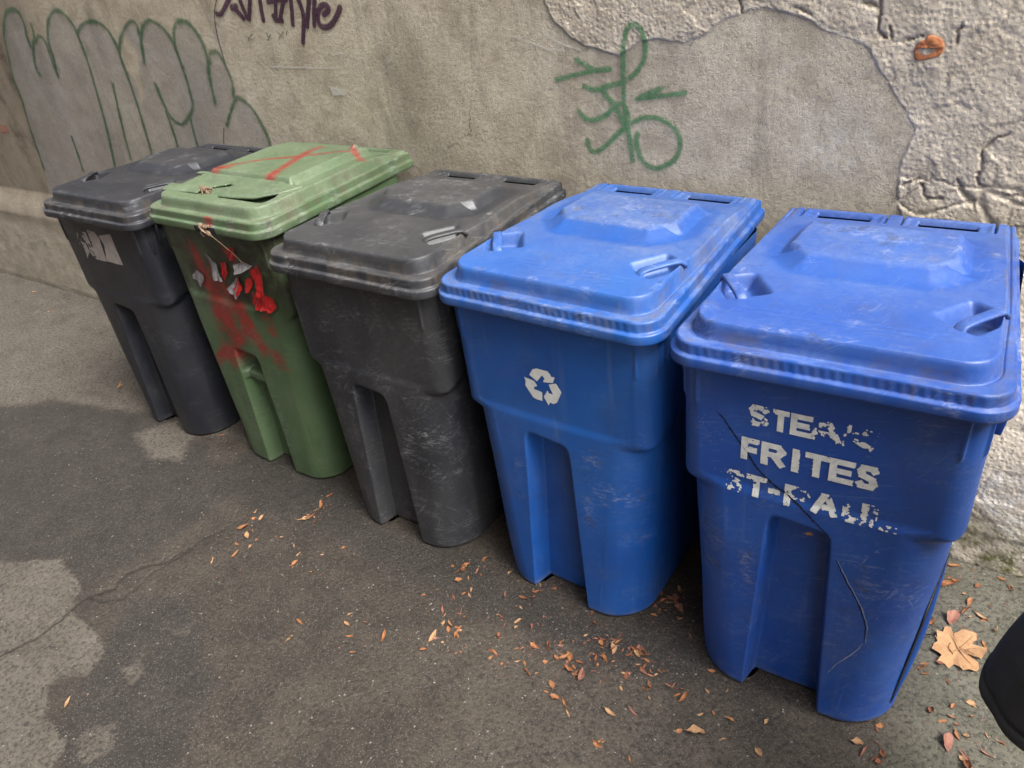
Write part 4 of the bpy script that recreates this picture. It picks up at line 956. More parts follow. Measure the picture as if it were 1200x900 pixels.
def clump(c, r, n, seed, squash=(1, 1, 1)):
    bm = bmesh.new()
    rr = random.Random(seed)
    for _ in range(n):
        g = bmesh.ops.create_icosphere(bm, subdivisions=2, radius=r * rr.uniform(.35, .8))
        o_ = Vector((rr.uniform(-1, 1) * r * squash[0], rr.uniform(-1, 1) * r * squash[1], rr.uniform(-1, 1) * r * squash[2]))
        for v in g['verts']:
            v.co = v.co * (1 + 0.35 * (rr.random() - .5)) + o_ + Vector(c)
    bm.verts.index_update()
    V = np.array([v.co[:] for v in bm.verts]); F = [[v.index for v in f.verts] for f in bm.faces]
    bm.free()
    return V, F
lz = dg.lip + 0.016
parts = [clump((0.045, -0.006, lz), 0.016, 9, 3, (1.6, .5, .9))]
parts.append(tube([(0.03, -.012, lz + .012), (0.055, -.020, lz + .004), (0.072, -.014, lz - .014), (0.05, -.016, lz - .022), (0.028, -.012, lz - .008)], 0.004, 7))
V, F = join(parts)
obj('latch', V, F, M['rust'], b2, label if False else True)
V, F = join([clump((-0.075, 0.135, zt + 0.012), 0.014, 8, 9, (1.3, 1.3, .8)), tube([(-.09, .12, zt + .03), (-.07, .11, zt + .02), (-.06, .10, zt - .01)], 0.003, 6)])
obj('latch', V, F, M['rust'], l2)
P = smooth_line([(0.075, -0.006, dg.lip - 0.002), (0.11, 0.006, dg.lip - 0.04), (0.145, 0.02, dg.lip - 0.085), (0.16, 0.028, dg.lip - 0.115)])
V, F = tube(P, 0.0017, 7); obj('wire', V, F, M['rust'], b2)
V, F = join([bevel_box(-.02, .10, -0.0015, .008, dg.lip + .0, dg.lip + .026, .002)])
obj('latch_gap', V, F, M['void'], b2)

def rag(name, poly, curl, lift, mat, mat2=None, label=None):
    """scrap of peeling film: polygon on the front face, lifted and curled along its length"""
    P = np.asarray(poly, float)
    lo, hi = P.min(0), P.max(0)
    cell = 0.003
    nu, nv = int((hi[0] - lo[0]) / cell) + 2, int((hi[1] - lo[1]) / cell) + 2
    U, Vv = np.meshgrid(np.linspace(lo[0], hi[0], nu), np.linspace(lo[1], hi[1], nv), indexing='ij')
    ins = poly_sdf(U + .002 * fbm(U * 90, Vv * 90, 1., 2), Vv, P) > 0
    F = grid_faces(nu, nv); F = F[ins.ravel()[F].all(1)]
    t = (hi[1] - Vv) / (hi[1] - lo[1])
    y = front_y(dg, U, Vv) - 0.002 - 0.55 * lift * sm(t) ** 1.5 - 0.004 * fbm(U * 45, Vv * 45, 6., 2) - 0.008 * np.abs(np.sin((U - lo[0]) * 90 + t * 3)) * t
    X = U + curl * t ** 2
    Vt = np.stack([X, y, Vv + 0.35 * lift * t ** 2], -1).reshape(-1, 3)
    used = np.unique(F); rm = np.full(len(Vt), -1); rm[used] = np.arange(len(used))
    o = obj(name, Vt[used], rm[F], mat, b2)
    if label: o['label'] = label
    return o
def bpoly(pts):  # helper: photo-measured positions were converted beforehand
    return pts
for nm, pts, cu_, li, mt, lb in D_RAGS if 'D_RAGS' in globals() else []:
    pass
for nm, key, cu_, li, mt, lb in (('tape_scrap', 'rag_red1', 0.01, 0.028, 'redfilm', 'strip of red tape peeling off'), ('tape_scrap', 'rag_red2', -0.008, 0.03, 'redfilm', 'curled piece of red tape'),
                                 ('tape_scrap', 'rag_red3', 0.0, 0.012, 'redfilm', None), ('paper_scrap', 'rag_grey1', 0.0, 0.035, 'greyfilm', 'grey paper backing hanging loose'),
                                 ('paper_scrap', 'rag_grey2', 0.01, 0.03, 'greyfilm', None), ('paper_scrap', 'rag_grey3', 0.012, 0.02, 'greyfilm', None), ('paper_scrap', 'rag_grey4', 0.0, 0.004, 'greyfilm', None), ('tape_scrap', 'rag_red4', 0.0, 0.014, 'redfilm', None), ('tape_scrap', 'rag_red5', 0.0, 0.006, 'redfilm', None), ('tape_scrap', 'rag_red6', 0.004, 0.02, 'redfilm', None), ('tape_scrap', 'rag_red7', -0.004, 0.01, 'redfilm', None)):
    rag(nm, D[key], cu_, li, M[mt], None, lb)

# ------------------------------------------------------------------ the wall
WY = 1.10
ROUGH = D['rough']
CRK = [np.array(c) for c in D['cracks']]
LOWS = None

def wall_fields(x, z):
    wx = x + 0.012 * fbm(x * 14, z * 14, 0.3, 3); wz = z + 0.012 * fbm(x * 14 + 40, z * 14, 0.3, 3)
    sd_ = poly_sdf(wx, wz, ROUGH)
    # second, lower bare stretch near the foot of the wall on the right
    rough = sm((sd_ + 0.002) / 0.005)
    edge = np.exp(-((sd_ - 0.0062) / 0.0032) ** 2) * sm((fbm(x * 20, z * 20, 40., 3) + 0.30) / 0.35) * (0.55 + 0.45 * sm((x - 0.30) / 0.3))
    base_l = sm((-0.6 - x) / 0.8); base_r = sm((x - 0.5) / 0.5)
    low = base_r * sm((0.95 - z) / 0.3)
    rough = np.maximum(rough, low)
    h = 0.006 * fbm(x * 1.1, z * 1.1, 1.0, 3) + 0.0022 * fbm(x * 8, z * 8, 2.0, 4) + 0.0012 * fbm(x * 45, z * 45, 2.0, 3)
    qx = x + 0.03 * fbm(x * 11, z * 11, 70., 4, .65); qz = z + 0.03 * fbm(x * 11 + 30, z * 11, 70., 4, .65)
    c1, e1, t1 = cells(qx * 9, qz * 10, 1)
    c2, e2, t2 = cells(qx * 26, qz * 28, 2)
    c3, e3, t3 = cells(x * 60 + fbm(x * 50, z * 50, 3., 2), z * 64, 3)
    big = fbm(x * 4, z * 4, 7.0, 3)
    chip = sm((fbm(x * 5, z * 5, 44., 3) + 0.12) / 0.25)
    rh = -0.0032 + 0.004 * big + (c1 - .5) * 0.0017 + t1 * 0.0018 + chip * ((c2 - .5) * 0.0022 + t2 * 0.0018) + (c3 - .5) * 0.0007 + 0.0015 * fbm(x * 40, z * 40, 8., 4, .7)
    rh = rh + 0.0018 * np.exp(-(e1 / 0.045) ** 2) * sm((fbm(x * 8, z * 8, 45., 2) - .05) / .1)
    bot = sm((1.26 - z) / 0.10) * base_r          # the lowest courses: stones and joints
    c4, e4, t4 = cells(qx * 6.0 + 3, qz * 15, 5)
    rh = rh + bot * ((c4 - .6) * 0.010 + 0.008 * np.exp(-(e4 / 0.08) ** 2) + t4 * .005)
    ck = np.full(np.shape(x), 1e9)
    for c in CRK:
        ck = np.minimum(ck, seg_dist(x + 0.045 * fbm(x * 12, z * 12, 60.3, 5, .7), z + 0.045 * fbm(x * 12 + 40, z * 12, 60.3, 5, .7), c))
    rh = rh + 0.013 * np.exp(-(ck / (0.0022 + 0.004 * sm((fbm(x * 14, z * 14, 50., 2) + .2) / .4))) ** 2) * sm((fbm(x * 9, z * 9, 51., 2) + .25) / .2)
    rh = rh * (1 - 0.55 * low)
    h = h * (1 - rough) + rh * rough
    # plinth on the left, battered foot on the right
    zl = 0.635 + 0.010 * fbm(x * 3, z * 0, 5.0, 3)
    pl = np.clip((zl + 0.04 - z) / 0.16, 0, 1)
    h = h - base_l * pl * (0.045 + 0.085 * np.clip((zl - z) / 0.6, 0, 1) + 0.012 * fbm(x * 3, z * 5, 11.0, 4)) - (1 - base_l) * (1 - base_r) * pl * 0.10
    h = h - base_r * (0.20 * sm((1.05 - z) / 0.7)) + low * 0.012 * fbm(x * 6, z * 6, 15., 4)
    return h, rough, edge, base_l * pl, base_r, low

def wall_surf(out):
    def f(U, V):
        h = wall_fields(U, V)[0]
        return np.stack([U, WY + h - out, V], -1)
    return f

xs = np.concatenate([np.arange(-16, -6, 0.25), np.arange(-6, -3.2, 0.016), np.arange(-3.2, -0.6, 0.009), np.arange(-0.6, 1.9, 0.0042), np.arange(1.9, 3, 0.02), np.arange(3, 8.01, 0.25)])
zs = np.concatenate([np.arange(-0.05, 0.70, 0.008), np.arange(0.70, 1.0, 0.02), np.arange(1.0, 1.9, 0.0042), np.arange(1.9, 2.6, 0.02), np.arange(2.6, 4.61, 0.2)])
xs = np.unique(np.round(xs, 5)); zs = np.unique(np.round(zs, 5))
xs = xs[np.append(True, np.diff(xs) > 0.002)]; zs = zs[np.append(True, np.diff(zs) > 0.002)]
X, Z = np.meshgrid(xs, zs, indexing='ij')
h, rough, edge, pl, base_r, low = wall_fields(X, Z)
n1 = fbm(X * 1.5, Z * 1.5, 30., 4)
stain_shade = np.clip(0.85 * sm((-2.9 - X) / 1.6) * (1 - pl) + 0.4 * sm((n1 - 0.05) / 0.25) * sm((0.3 - X) / 1), 0, 1)  # random stains, plus shade of the left end put into the colour
stain_shade = np.maximum(stain_shade, 0.75 * pl * sm((Z - 0.40) / 0.1))  # plinth top darkened in colour against the light it catches
stain_shade = stain_shade * (0.75 + 0.25 * sm((fbm(X * 6, Z * 1.2, 31., 4) + .2) / .4))
lime = 0.6 * low * sm((fbm(X * 5, Z * 5, 33., 4) - 0.0) / 0.12) * sm((0.75 - Z) / 0.3) + 0.5 * np.exp(-(((X - 0.58) / 0.09) ** 2 + ((Z - 1.28) / 0.10) ** 2))
moss_and_sun = low * sm((0.30 - Z) / 0.25) * sm((fbm(X * 7, Z * 7, 36., 3) + 0.18) / 0.2)
V = np.stack([X, WY + h, Z], -1).reshape(-1, 3)
wall = obj('wall', V, grid_faces(len(xs), len(zs), flip=True), M['wall'], None, True, {'rough': rough, 'edge': edge, 'stain_shade': stain_shade, 'lime': np.clip(lime, 0, 1), 'moss_and_sun': moss_and_sun, 'base': pl})
wall.modifiers.new('thick', 'SOLIDIFY').thickness = 0.35
wall.modifiers['thick'].offset = -1
tag(wall, 'weathered grey brown rendered wall with graffiti behind the row of bins', 'wall')

def strokes(lines, width, soft=0.35, vary=0.25, seed=0.0):
    LL = [smooth_line(l) for l in lines]
    def f(U, V):
        out = np.zeros_like(U)
        wv = width * (1 + vary * fbm(U * 9, V * 9, seed, 2) * 3)
        for l in LL:
            d_ = seg_dist(U, V, l)
            out = np.maximum(out, sm((wv * 0.5 * (1 + soft) - d_) / (wv * soft)))
        return out
    return f
def extent(lines, pad):
    A = np.vstack([np.asarray(l) for l in lines])
    return A[:, 0].min() - pad, A[:, 0].max() + pad, A[:, 1].min() - pad, A[:, 1].max() + pad
def wall_paint(name, lines, width, cell, mat, out, label, soft=0.35, vary=0.25, thr=0.02):
    e = extent(lines, width)
    patch(name, wall, wall_surf(out), *e, cell, strokes(lines, width, soft, vary), M[mat], thr, label)
sf, sg = D['silver_fill'], D['silver_gap']
def fill_d(U, V):
    wx = U + 0.02 * fbm(U * 8, V * 8, 1., 3); wz = V + 0.02 * fbm(U * 8 + 20, V * 8, 1., 3)
    a_ = sm((poly_sdf(wx, wz, sf) + 0.02) / 0.03)
    return a_ * (1 - 0.85 * sm((poly_sdf(wx, wz, sg) + 0.015) / 0.03)) * (0.80 + 0.5 * fbm(U * 3, V * 3, 5., 3))
e = extent([sf], 0.03)
patch('graffiti_fill', wall, wall_surf(0.0028), e[0], e[1], e[2], e[3], 0.009, fill_d, M['silver'], 0.05, 'dull silver fill of the big bubble-letter graffiti')
wall_paint('graffiti_outline', D['silver_lines'], 0.022, 0.0045, 'gline', 0.0048, 'dark green outline of the big bubble-letter graffiti', 1.3, 0.35)
wall_paint('graffiti_tag', D['purple'], 0.024, 0.004, 'purple', 0.0034, 'dark purple marker tag at the top of the wall', 0.3, 0.15)
wall_paint('graffiti_tag', D['green'], 0.0195, 0.003, 'gtag', 0.0034, 'green looping tag with a ring, above the blue bins', 0.65, 0.2)
wall_paint('graffiti_scrawl', D['faint'], 0.006, 0.003, 'faint', 0.0030, 'faint pen scrawl below the purple tag', 0.6)
wall_paint('hairline_crack', D['hair'], 0.006, 0.003, 'hair', 0.0030, None, 0.6)
wall_paint('wall_scratch', D['chalk'], 0.007, 0.003, 'chalk', 0.0030, None, 0.8, 0.5)
def wp(U, V): return sm((poly_sdf(U + .01 * fbm(U * 40, V * 40, 1., 3), V, D['white_patch']) + .003) / .008)
patch('pale_patch', wall, wall_surf(.003), *extent([D['white_patch']], .02), .004, wp, M['chalk'], .05)
def wp2(U, V): return sm((poly_sdf(U + .02 * fbm(U * 20, V * 20, 1., 3), V, D['salmon']) + .01) / .03)
patch('paint_fleck', wall, wall_surf(.003), *extent([D['salmon']], .05), .008, wp2, M['salmon'], .05)
# the stub of orange brick showing through
bp = np.array(D['brick'])
cb = bp.mean(0)
nr = 9
ang = np.linspace(0, 2 * PI, 48, endpoint=False)
bl_ = smooth_line(np.vstack([bp, bp[:1]]), 6)[:-1]
rows = []
for k in range(nr):
    s_ = 1 - (k / (nr - 1)) ** 1.4
    q = cb + (bl_ - cb) * s_
    hgt = 0.004 * (1 - s_ ** 4) + 0.012 * (fbm(q[:, 0] * 38, q[:, 1] * 38, 3., 4, .7)) * (1 - s_ ** 3) - (q[:, 1] < cb[1] - .002) * 0.012 * (1 - s_)
    base = -0.006
    rows.append(np.stack([q[:, 0], WY + base - hgt + (0.03 if k == 0 else 0), q[:, 1]], -1))
V = np.stack(rows, 0)
o = obj('exposed_brick', V.reshape(-1, 3), grid_faces(nr, len(bl_), True), M['brick'], wall)
o['label'] = 'broken lump of orange brick bedded in the rough patch'

# ------------------------------------------------------------------ ground
xs = np.concatenate([np.arange(-60, -6, 3.0), np.arange(-6, -3.6, 0.03), np.arange(-3.6, 1.9, 0.0085), np.arange(1.9, 3, 0.05), np.arange(3, 60.1, 3.0)])
ys = np.concatenate([np.arange(-60, -2, 2.0), np.arange(-2, -1.3, 0.02), np.arange(-1.3, 1.0, 0.0085), np.arange(1.0, 1.5, 0.05), np.arange(1.5, 60.1, 3.0)])
xs = xs[np.append(True, np.diff(xs) > 0.004)]; ys = ys[np.append(True, np.diff(ys) > 0.004)]
X, Y = np.meshgrid(xs, ys, indexing='ij')
near = sm((8 - np.hypot(X, Y)) / 4)
wx = X + near * (0.07 * fbm(X * 3, Y * 3, 2., 4) + 0.05 * fbm(X * 16, Y * 16, 2., 5, .75)); wy = Y + near * (0.07 * fbm(X * 3 + 30, Y * 3, 2., 4) + 0.05 * fbm(X * 16 + 30, Y * 16, 2., 5, .75))
dry = np.zeros_like(X)
for i_, pg in enumerate(D['dry']):
    dry = np.maximum(dry, sm((poly_sdf(wx, wy, pg) + 0.012) / (0.02 if i_ < 4 else 0.07)) * (1.0 if i_ in (0, 4) else 0.7))
dry = np.maximum(dry, sm((-3.3 - wx) / 0.9))
gap_dark = 0
midgrey = 0.30 * sm((X + 0.3 + 0.6 * fbm(X * 1.4, Y * 1.4, 9., 4)) / 0.9) * sm((0.25 - Y) / 0.5)
dry = np.maximum(dry * (0.85 + 0.5 * fbm(X * 5, Y * 5, 3., 4)), midgrey)
moss_and_sun = sm((wx - 1.02 - 0.35 * (Y < 0)) / 0.22) * sm((Y + 0.35) / 0.5)  # mossy tint with sunlit paleness painted in on the right
ck = np.minimum(seg_dist(X + .035 * fbm(X * 14, Y * 14, 1., 5, .7), Y + .035 * fbm(X * 14 + 9, Y * 14, 1., 5, .7), D['crackg']), seg_dist(X + .04 * fbm(X * 14, Y * 14, 1., 5, .7), Y, D['crackg2']) * 1.5)
fade = sm((0.2 - Y) / 0.9)
cw = 0.0045 * (0.5 + 0.9 * fade)
damp = np.zeros_like(X)
for pg in D['damp']:
    damp = np.maximum(damp, sm((poly_sdf(wx, wy, pg) + 0.05) / 0.12))
crack = np.exp(-(ck / cw) ** 2) * (0.3 + 0.65 * fade) * near
Zg = near * (0.005 * fbm(X * 1.8, Y * 1.8, 4., 3) + 0.0022 * fbm(X * 9, Y * 9, 4., 3) + 0.0018 * fbm(X * 50, Y * 50, 4., 2)) - 0.010 * crack - 0.0025
Zg = np.where(near > 0, np.minimum(Zg, 0.001), Zg)
g = obj('ground', np.stack([X, Y, Zg], -1).reshape(-1, 3), grid_faces(len(xs), len(ys)), M['ground'], None, True, {'dry': np.clip(dry, 0, 1), 'moss_and_sun': np.clip(moss_and_sun, 0, 1), 'crack': crack, 'damp': damp})
tag(g, 'damp patchy asphalt', None, None, 'structure')
from mathutils.bvhtree import BVHTree
def gz(x, y):
    i = min(max(np.searchsorted(xs, x), 1), len(xs) - 1); j = min(max(np.searchsorted(ys, y), 1), len(ys) - 1)
    return float(max(Zg[i, j], Zg[i - 1, j], Zg[i, j - 1], Zg[i - 1, j - 1]))

# ------------------------------------------------------------------ fallen leaves
def leaflet(L, Wd, curl, fold, seed):
    rr = np.random.default_rng(seed)
    n, mcol = 11, 5
    t = np.linspace(0, 1, n)[:, None]; s = np.linspace(-1, 1, mcol)[None, :]
    prof = np.sin(PI * np.clip(t, 0.02, 0.985)) ** 0.75 * (1 - 0.35 * t)
    X = (t - 0.5) * L + 0 * s
    Y = s * prof * Wd * 0.5 + 0.12 * L * np.sin(t * PI) * rr.uniform(-.6, .6)
    Zl = fold * np.abs(s) * prof * Wd + curl * L * (2 * (t - .5)) ** 2 * rr.uniform(.5, 1) + 0.05 * Wd * np.sin(t * 9 + s * 2 + seed)
    Zl = Zl - Zl.min()
    V = np.stack([X, Y, Zl], -1).reshape(-1, 3)
    F = [list(f) for f in grid_faces(n, mcol)]
    st = [(-L * .5, 0, Zl[0, 2]), (-L * .56, 0.001, Zl[0, 2] + .0005), (-L * .66, 0.003, Zl[0, 2])]
    v2, f2 = tube(st, 0.0006, 4)
    V, F = join([(V, F), (v2, f2)])
    me = bpy.data.meshes.new('leaf')
    me.from_pydata([tuple(v) for v in V.tolist()], [], F)
    me.polygons.foreach_set('use_smooth', [True] * len(me.polygons))
    return me
LV = []
for mi in range(4):
    for k in range(5):
        me = leaflet(random.uniform(.017, .040), random.uniform(.007, .016), random.uniform(.0, .22), random.uniform(.0, .6), mi * 7 + k)
        me.materials.append(LM[mi]); LV.append((mi, me))
BROAD = []
for mi in (1, 2, 3, 0):
    for k in range(3):
        me = leaflet(random.uniform(.024, .040), random.uniform(.013, .023), random.uniform(.05, .25), random.uniform(.15, .5), 90 + mi * 7 + k)
        V_ = np.array([v.co[:] for v in me.vertices])
        kk = fbm(V_[:, 0] * 90, V_[:, 1] * 90, mi + k * 3.3, 3)
        V_[:, 0] += .006 * kk; V_[:, 1] += .006 * fbm(V_[:, 0] * 90 + 9, V_[:, 1] * 90, mi + k * 3.3, 3); V_[:, 2] += .007 * np.abs(kk)
        me.vertices.foreach_set('co', V_.astype(np.float32).ravel())
        me.materials.append(LM[mi]); BROAD.append(me)
CL = {'mid': ('small orange leaflet on asphalt before the bin with the recycling symbol', 'leaflets in front of the recycling-symbol bin', (.5, .22, .1, .18)),
      'heap': ('small brown leaflet in the scatter before the gap between the blue bins', 'leaflets scattered before the two blue bins', (.35, .2, .2, .25)),
      'gap': ('small dry leaflet swept into the gap between the two blue bins', 'leaflets in the gap between the blue bins', (.3, .3, .25, .15)),
      'front': ('small dry leaflet lying apart in front of the cracked blue bin', 'leaflets in front of the cracked blue bin', (.45, .3, .1, .15)),
      'left': ('small orange leaflet on dark asphalt before the green and dark grey bins', 'leaflets in front of the green and grey bins', (.5, .4, .05, .05)),
      'far': ('small pale leaflet on dusty ground beside the far black bin', 'leaflets beside the far black bin', (.2, .6, .1, .1)),
      'right': ('small tan leaflet on mossy ground right of the cracked blue bin', 'leaflets right of the cracked blue bin', (.4, .35, .05, .2)),
      'curb': ('dark curled dry leaflet at the right foot of the cracked blue bin or wall', 'leaflets at the foot of the wall on the right', (.2, .2, .4, .2))}
CL['curb'] = ('curled brown leaflet among bits at the foot of the cracked blue bin', 'curled leaflets below the cracked blue bin', (.1, .15, .55, .2))
lr = random.Random(5)
extra = {'mid': 24, 'heap': 44, 'gap': 14, 'front': 5, 'left': 8, 'right': 6, 'far': 2, 'curb': 4}
for key, (lab, grp, wts) in CL.items():
    pts = [tuple(p) for p in D['leaves'][key]]
    src = pts[:]
    for _ in range(extra[key]):
        p = lr.choice(src)
        pts.append((p[0] + lr.gauss(0, .030), p[1] + lr.gauss(0, .030)))
    for (px, py) in pts:
        mi = lr.choices(range(4), wts)[0]
        me = lr.choice([q for k_, q in LV if k_ == mi])
        if lr.random() < {'right': .30, 'heap': .22, 'curb': .45, 'gap': .2, 'mid': .15}.get(key, .05): me = lr.choice(BROAD)
        o = bpy.data.objects.new('leaf', me)
        COL.objects.link(o)
        s_ = lr.choice((.55, .7, .85, 1., 1.1, 1.3)) * lr.uniform(.85, 1.15) * (0.9 if key in ('heap', 'mid', 'gap') else 1.0)
        o.location = (px, py, gz(px, py) + 0.0012)
        o.rotation_euler = (lr.gauss(0, .4), lr.gauss(0, .16), lr.uniform(0, 2 * PI))
        o.scale = (s_, s_ * lr.uniform(.6, 1.35), s_ * lr.uniform(.6, 2.2))
        tag(o, lab, 'leaf', grp)
# big plane leaf
mp = np.array(D['maple'])
cm = mp.mean(0)
q_ = np.vstack([mp, mp[:1]]); bnd = np.vstack([lerp(q_[i_], q_[i_ + 1], k_ / 4) for i_ in range(len(mp)) for k_ in range(4)])
bnd = bnd + 0.0016 * np.stack([fbm(bnd[:, 0] * 120, bnd[:, 1] * 120, 1., 2), fbm(bnd[:, 0] * 120, bnd[:, 1] * 120, 9., 2)], -1)
rows = []
for k in range(9):
    s_ = 1 - k / 8
    q = cm + (bnd - cm) * s_
    d_ = q - cm
    th_ = np.arctan2(d_[:, 1], d_[:, 0])
    zz = 0.004 + 0.010 * s_ ** 2 * (0.5 + 0.5 * np.sin(th_ * 5 + 1)) + 0.004 * fbm(q[:, 0] * 40, q[:, 1] * 40, 2., 2) * s_
    rows.append(np.stack([q[:, 0] - cm[0], q[:, 1] - cm[1], zz], -1))
V = np.stack(rows, 0)
ml = empty('plane_leaf', (cm[0], cm[1], gz(*cm)))
tag(ml, 'large tan lobed leaf on the ground right of the cracked blue bin', 'leaf')
obj('blade', V.reshape(-1, 3), grid_faces(9, len(bnd), True), M['maple'], ml)
ribs = []
for tip in ((1.125, 0), (0, 0)):
    pass
far_pts = bnd[np.argsort(-np.hypot(*(bnd - cm).T))][:60]
used_a = []
for q in far_pts:
    a_ = math.atan2(q[1] - cm[1], q[0] - cm[0])
    if all(abs((a_ - u + PI) % (2 * PI) - PI) > 0.6 for u in used_a):
        used_a.append(a_)
        ribs.append(tube([((q[0] - cm[0]) * s_, (q[1] - cm[1]) * s_, 0.0062 + 0.008 * s_ ** 2) for s_ in (0, .3, .6, .85)], [.0014, .0011, .0008, .0004], 5))
V, F = join(ribs); obj('vein', V, F, LM[1], ml)
st = np.array(D['maple_stem'])
V, F = tube([(p[0] - cm[0], p[1] - cm[1], 0.006 + 0.004 * k) for k, p in enumerate(smooth_line(st, 4))], 0.0016, 6)
V[:, 2] = np.minimum(V[:, 2], 0.016)
obj('stem', V, F, LM[1], ml)
# leaf caught in the channel of the cracked bin
o = bpy.data.objects.new('leaf', LV[7][1]); COL.objects.link(o)
xg, zg = -0.012, 0.645
pw = Matrix.Translation((0.8319, 0.0983, 0)) @ Matrix.Rotation(0.0317, 4, 'Z') @ Vector((0.005, 0.062, 0.612))
o.location = pw; o.rotation_euler = (1.1, 0.2, 0.4); o.scale = (.8, .8, .8)
tag(o, 'single brown leaflet caught high in the channel of the cracked blue bin', 'leaf')
# crumbs and grit
def crumbs(name, mat, n, area, r0, r1, label):
    V, F, k = [], [], 0
    rr = random.Random(hash(name) % 999 if False else 41)
    for _ in range(n):
        cx, cy, sx, sy = rr.choice(area)
        x = cx + rr.gauss(0, sx); y = cy + rr.gauss(0, sy)
        if y > 0.93: continue
        r = rr.uniform(r0, r1); zc = gz(x, y)
        a0 = rr.uniform(0, 6.28); q = rr.randint(4, 6)
        for j in range(q):
            an_ = a0 + 2 * PI * j / q
            rad = r * rr.uniform(.5, 1.1)
            V.append((x + rad * math.cos(an_), y + rad * math.sin(an_) * .7, zc + rr.uniform(-.0003, .0008)))
        V.append((x, y, zc + r * rr.uniform(.3, .7)))
        for j in range(q): F.append((k + j, k + (j + 1) % q, k + q))
        k += q + 1
    o = obj(name, np.array(V), F, mat, None, False)
    tag(o, label, None, None, 'stuff')
ar = [(p[0], p[1], .06, .05) for key in ('mid', 'heap', 'gap', 'right', 'left') for p in D['leaves'][key]]
crumbs('leaf_crumbs', LM[3], 420, ar, .0015, .0045, 'broken bits of dry leaf')
crumbs('leaf_dust', LM[1], 260, ar, .001, .0035, 'pale crumbs of dry leaf')
M['grit'] = plain('pale_grit', (0.30, 0.28, 0.25), (0.16, 0.15, 0.135), 60, 0.85)
crumbs('grit', M['grit'], 520, [(-1.2, -.5, .9, .5), (0.4, -.2, .6, .3), (1.25, .3, .15, .4), (-3, 0.3, .8, .4), (-.6, -.2, .6, .3)], .0015, .005, 'loose grit')
# thin twig in front of the cracked bin
V, F = tube([(0, 0, .003), (.012, .002, .004), (.026, -.001, .0035), (.034, .001, .003)], [.0013, .0014, .0011, .0008], 6)
tw = obj('twig', V, F, M['grit'])
tw.location = (*D['twig'], gz(*D['twig'])); tw.rotation_euler = (0, 0, -0.3)
tag(tw, 'short pale twig on the asphalt in front of the cracked blue bin', 'twig')

# ------------------------------------------------------------------ the passer-by at the right edge (only the coat hem is in the picture)
pc = Vector((1.585, -0.175, 0))
person = empty('person', pc, math.radians(80))
tag(person, 'person in a long black coat standing beside the cracked blue bin', 'person')
# body: one skinned figure
vs_ = [(0, 0, .95), (0, 0, 1.12), (0, .01, 1.32), (0, .01, 1.47), (0, .0, 1.56), (0, -.02, 1.66), (0, -.02, 1.73),
       (-.10, 0, .90), (-.11, -.01, .50), (-.11, .02, .10), (-.11, -.14, .045), (.10, 0, .90), (.11, -.02, .50), (.11, .02, .10), (.11, -.14, .045),
       (-.19, .01, 1.44), (-.25, .02, 1.16), (-.27, -.04, .92), (-.27, -.07, .83), (.19, .01, 1.44), (.25, .02, 1.16), (.27, -.04, .92), (.27, -.07, .83)]
es = [(0, 1), (1, 2), (2, 3), (3, 4), (4, 5), (5, 6), (0, 7), (7, 8), (8, 9), (9, 10), (0, 11), (11, 12), (12, 13), (13, 14), (3, 15), (15, 16), (16, 17), (17, 18), (3, 19), (19, 20), (20, 21), (21, 22)]
rd = [.14, .125, .15, .10, .055, .085, .075, .095, .06, .042, .035, .095, .06, .042, .035, .065, .046, .034, .035, .065, .046, .034, .035]
fv, fe, fr = [], [], []
for sgn, wr in ((-1, 18), (1, 22)):
    hx, hy, hz = vs_[wr]
    for q, (dx, ln) in enumerate(((-.026, .062), (-.009, .075), (.009, .072), (.025, .058))):
        i0 = len(vs_)
        vs_ += [(hx, hy + dx, hz - .03), (hx - sgn * .004, hy + dx, hz - .03 - ln * .6), (hx - sgn * .014, hy + dx, hz - .03 - ln)]
        es += [(wr, i0), (i0, i0 + 1), (i0 + 1, i0 + 2)]; rd += [.010, .009, .007]
    i0 = len(vs_)
    vs_ += [(hx - sgn * .01, hy - .035, hz - .01), (hx - sgn * .016, hy - .05, hz - .045)]
    es += [(wr, i0), (i0, i0 + 1)]; rd += [.011, .008]
me = bpy.data.meshes.new('body')
me.from_pydata(vs_, es, [])
bo = bpy.data.objects.new('body', me); COL.objects.link(bo)
bo.modifiers.new('skin', 'SKIN')
for i_, sv in enumerate(me.skin_vertices[0].data):
    sv.radius = (rd[i_], rd[i_]); sv.use_root = (i_ == 0)
bo.modifiers.new('sub', 'SUBSURF').levels = 2
bo.modifiers['sub'].render_levels = 2
dg_ = bpy.context.evaluated_depsgraph_get()
me2 = bpy.data.meshes.new_from_object(bo.evaluated_get(dg_))
bpy.data.objects.remove(bo)
me2.materials.append(M['skin']); me2.materials.append(M['trouser']); me2.materials.append(M['boot'])
for p_ in me2.polygons:
    p_.use_smooth = True
    c_ = p_.center
    p_.material_index = 2 if c_.z < .13 else (1 if c_.z < 1.0 and abs(c_.x) < .215 else 0)
me2.name = 'body'
bo = bpy.data.objects.new('body', me2); COL.objects.link(bo); bo.parent = person
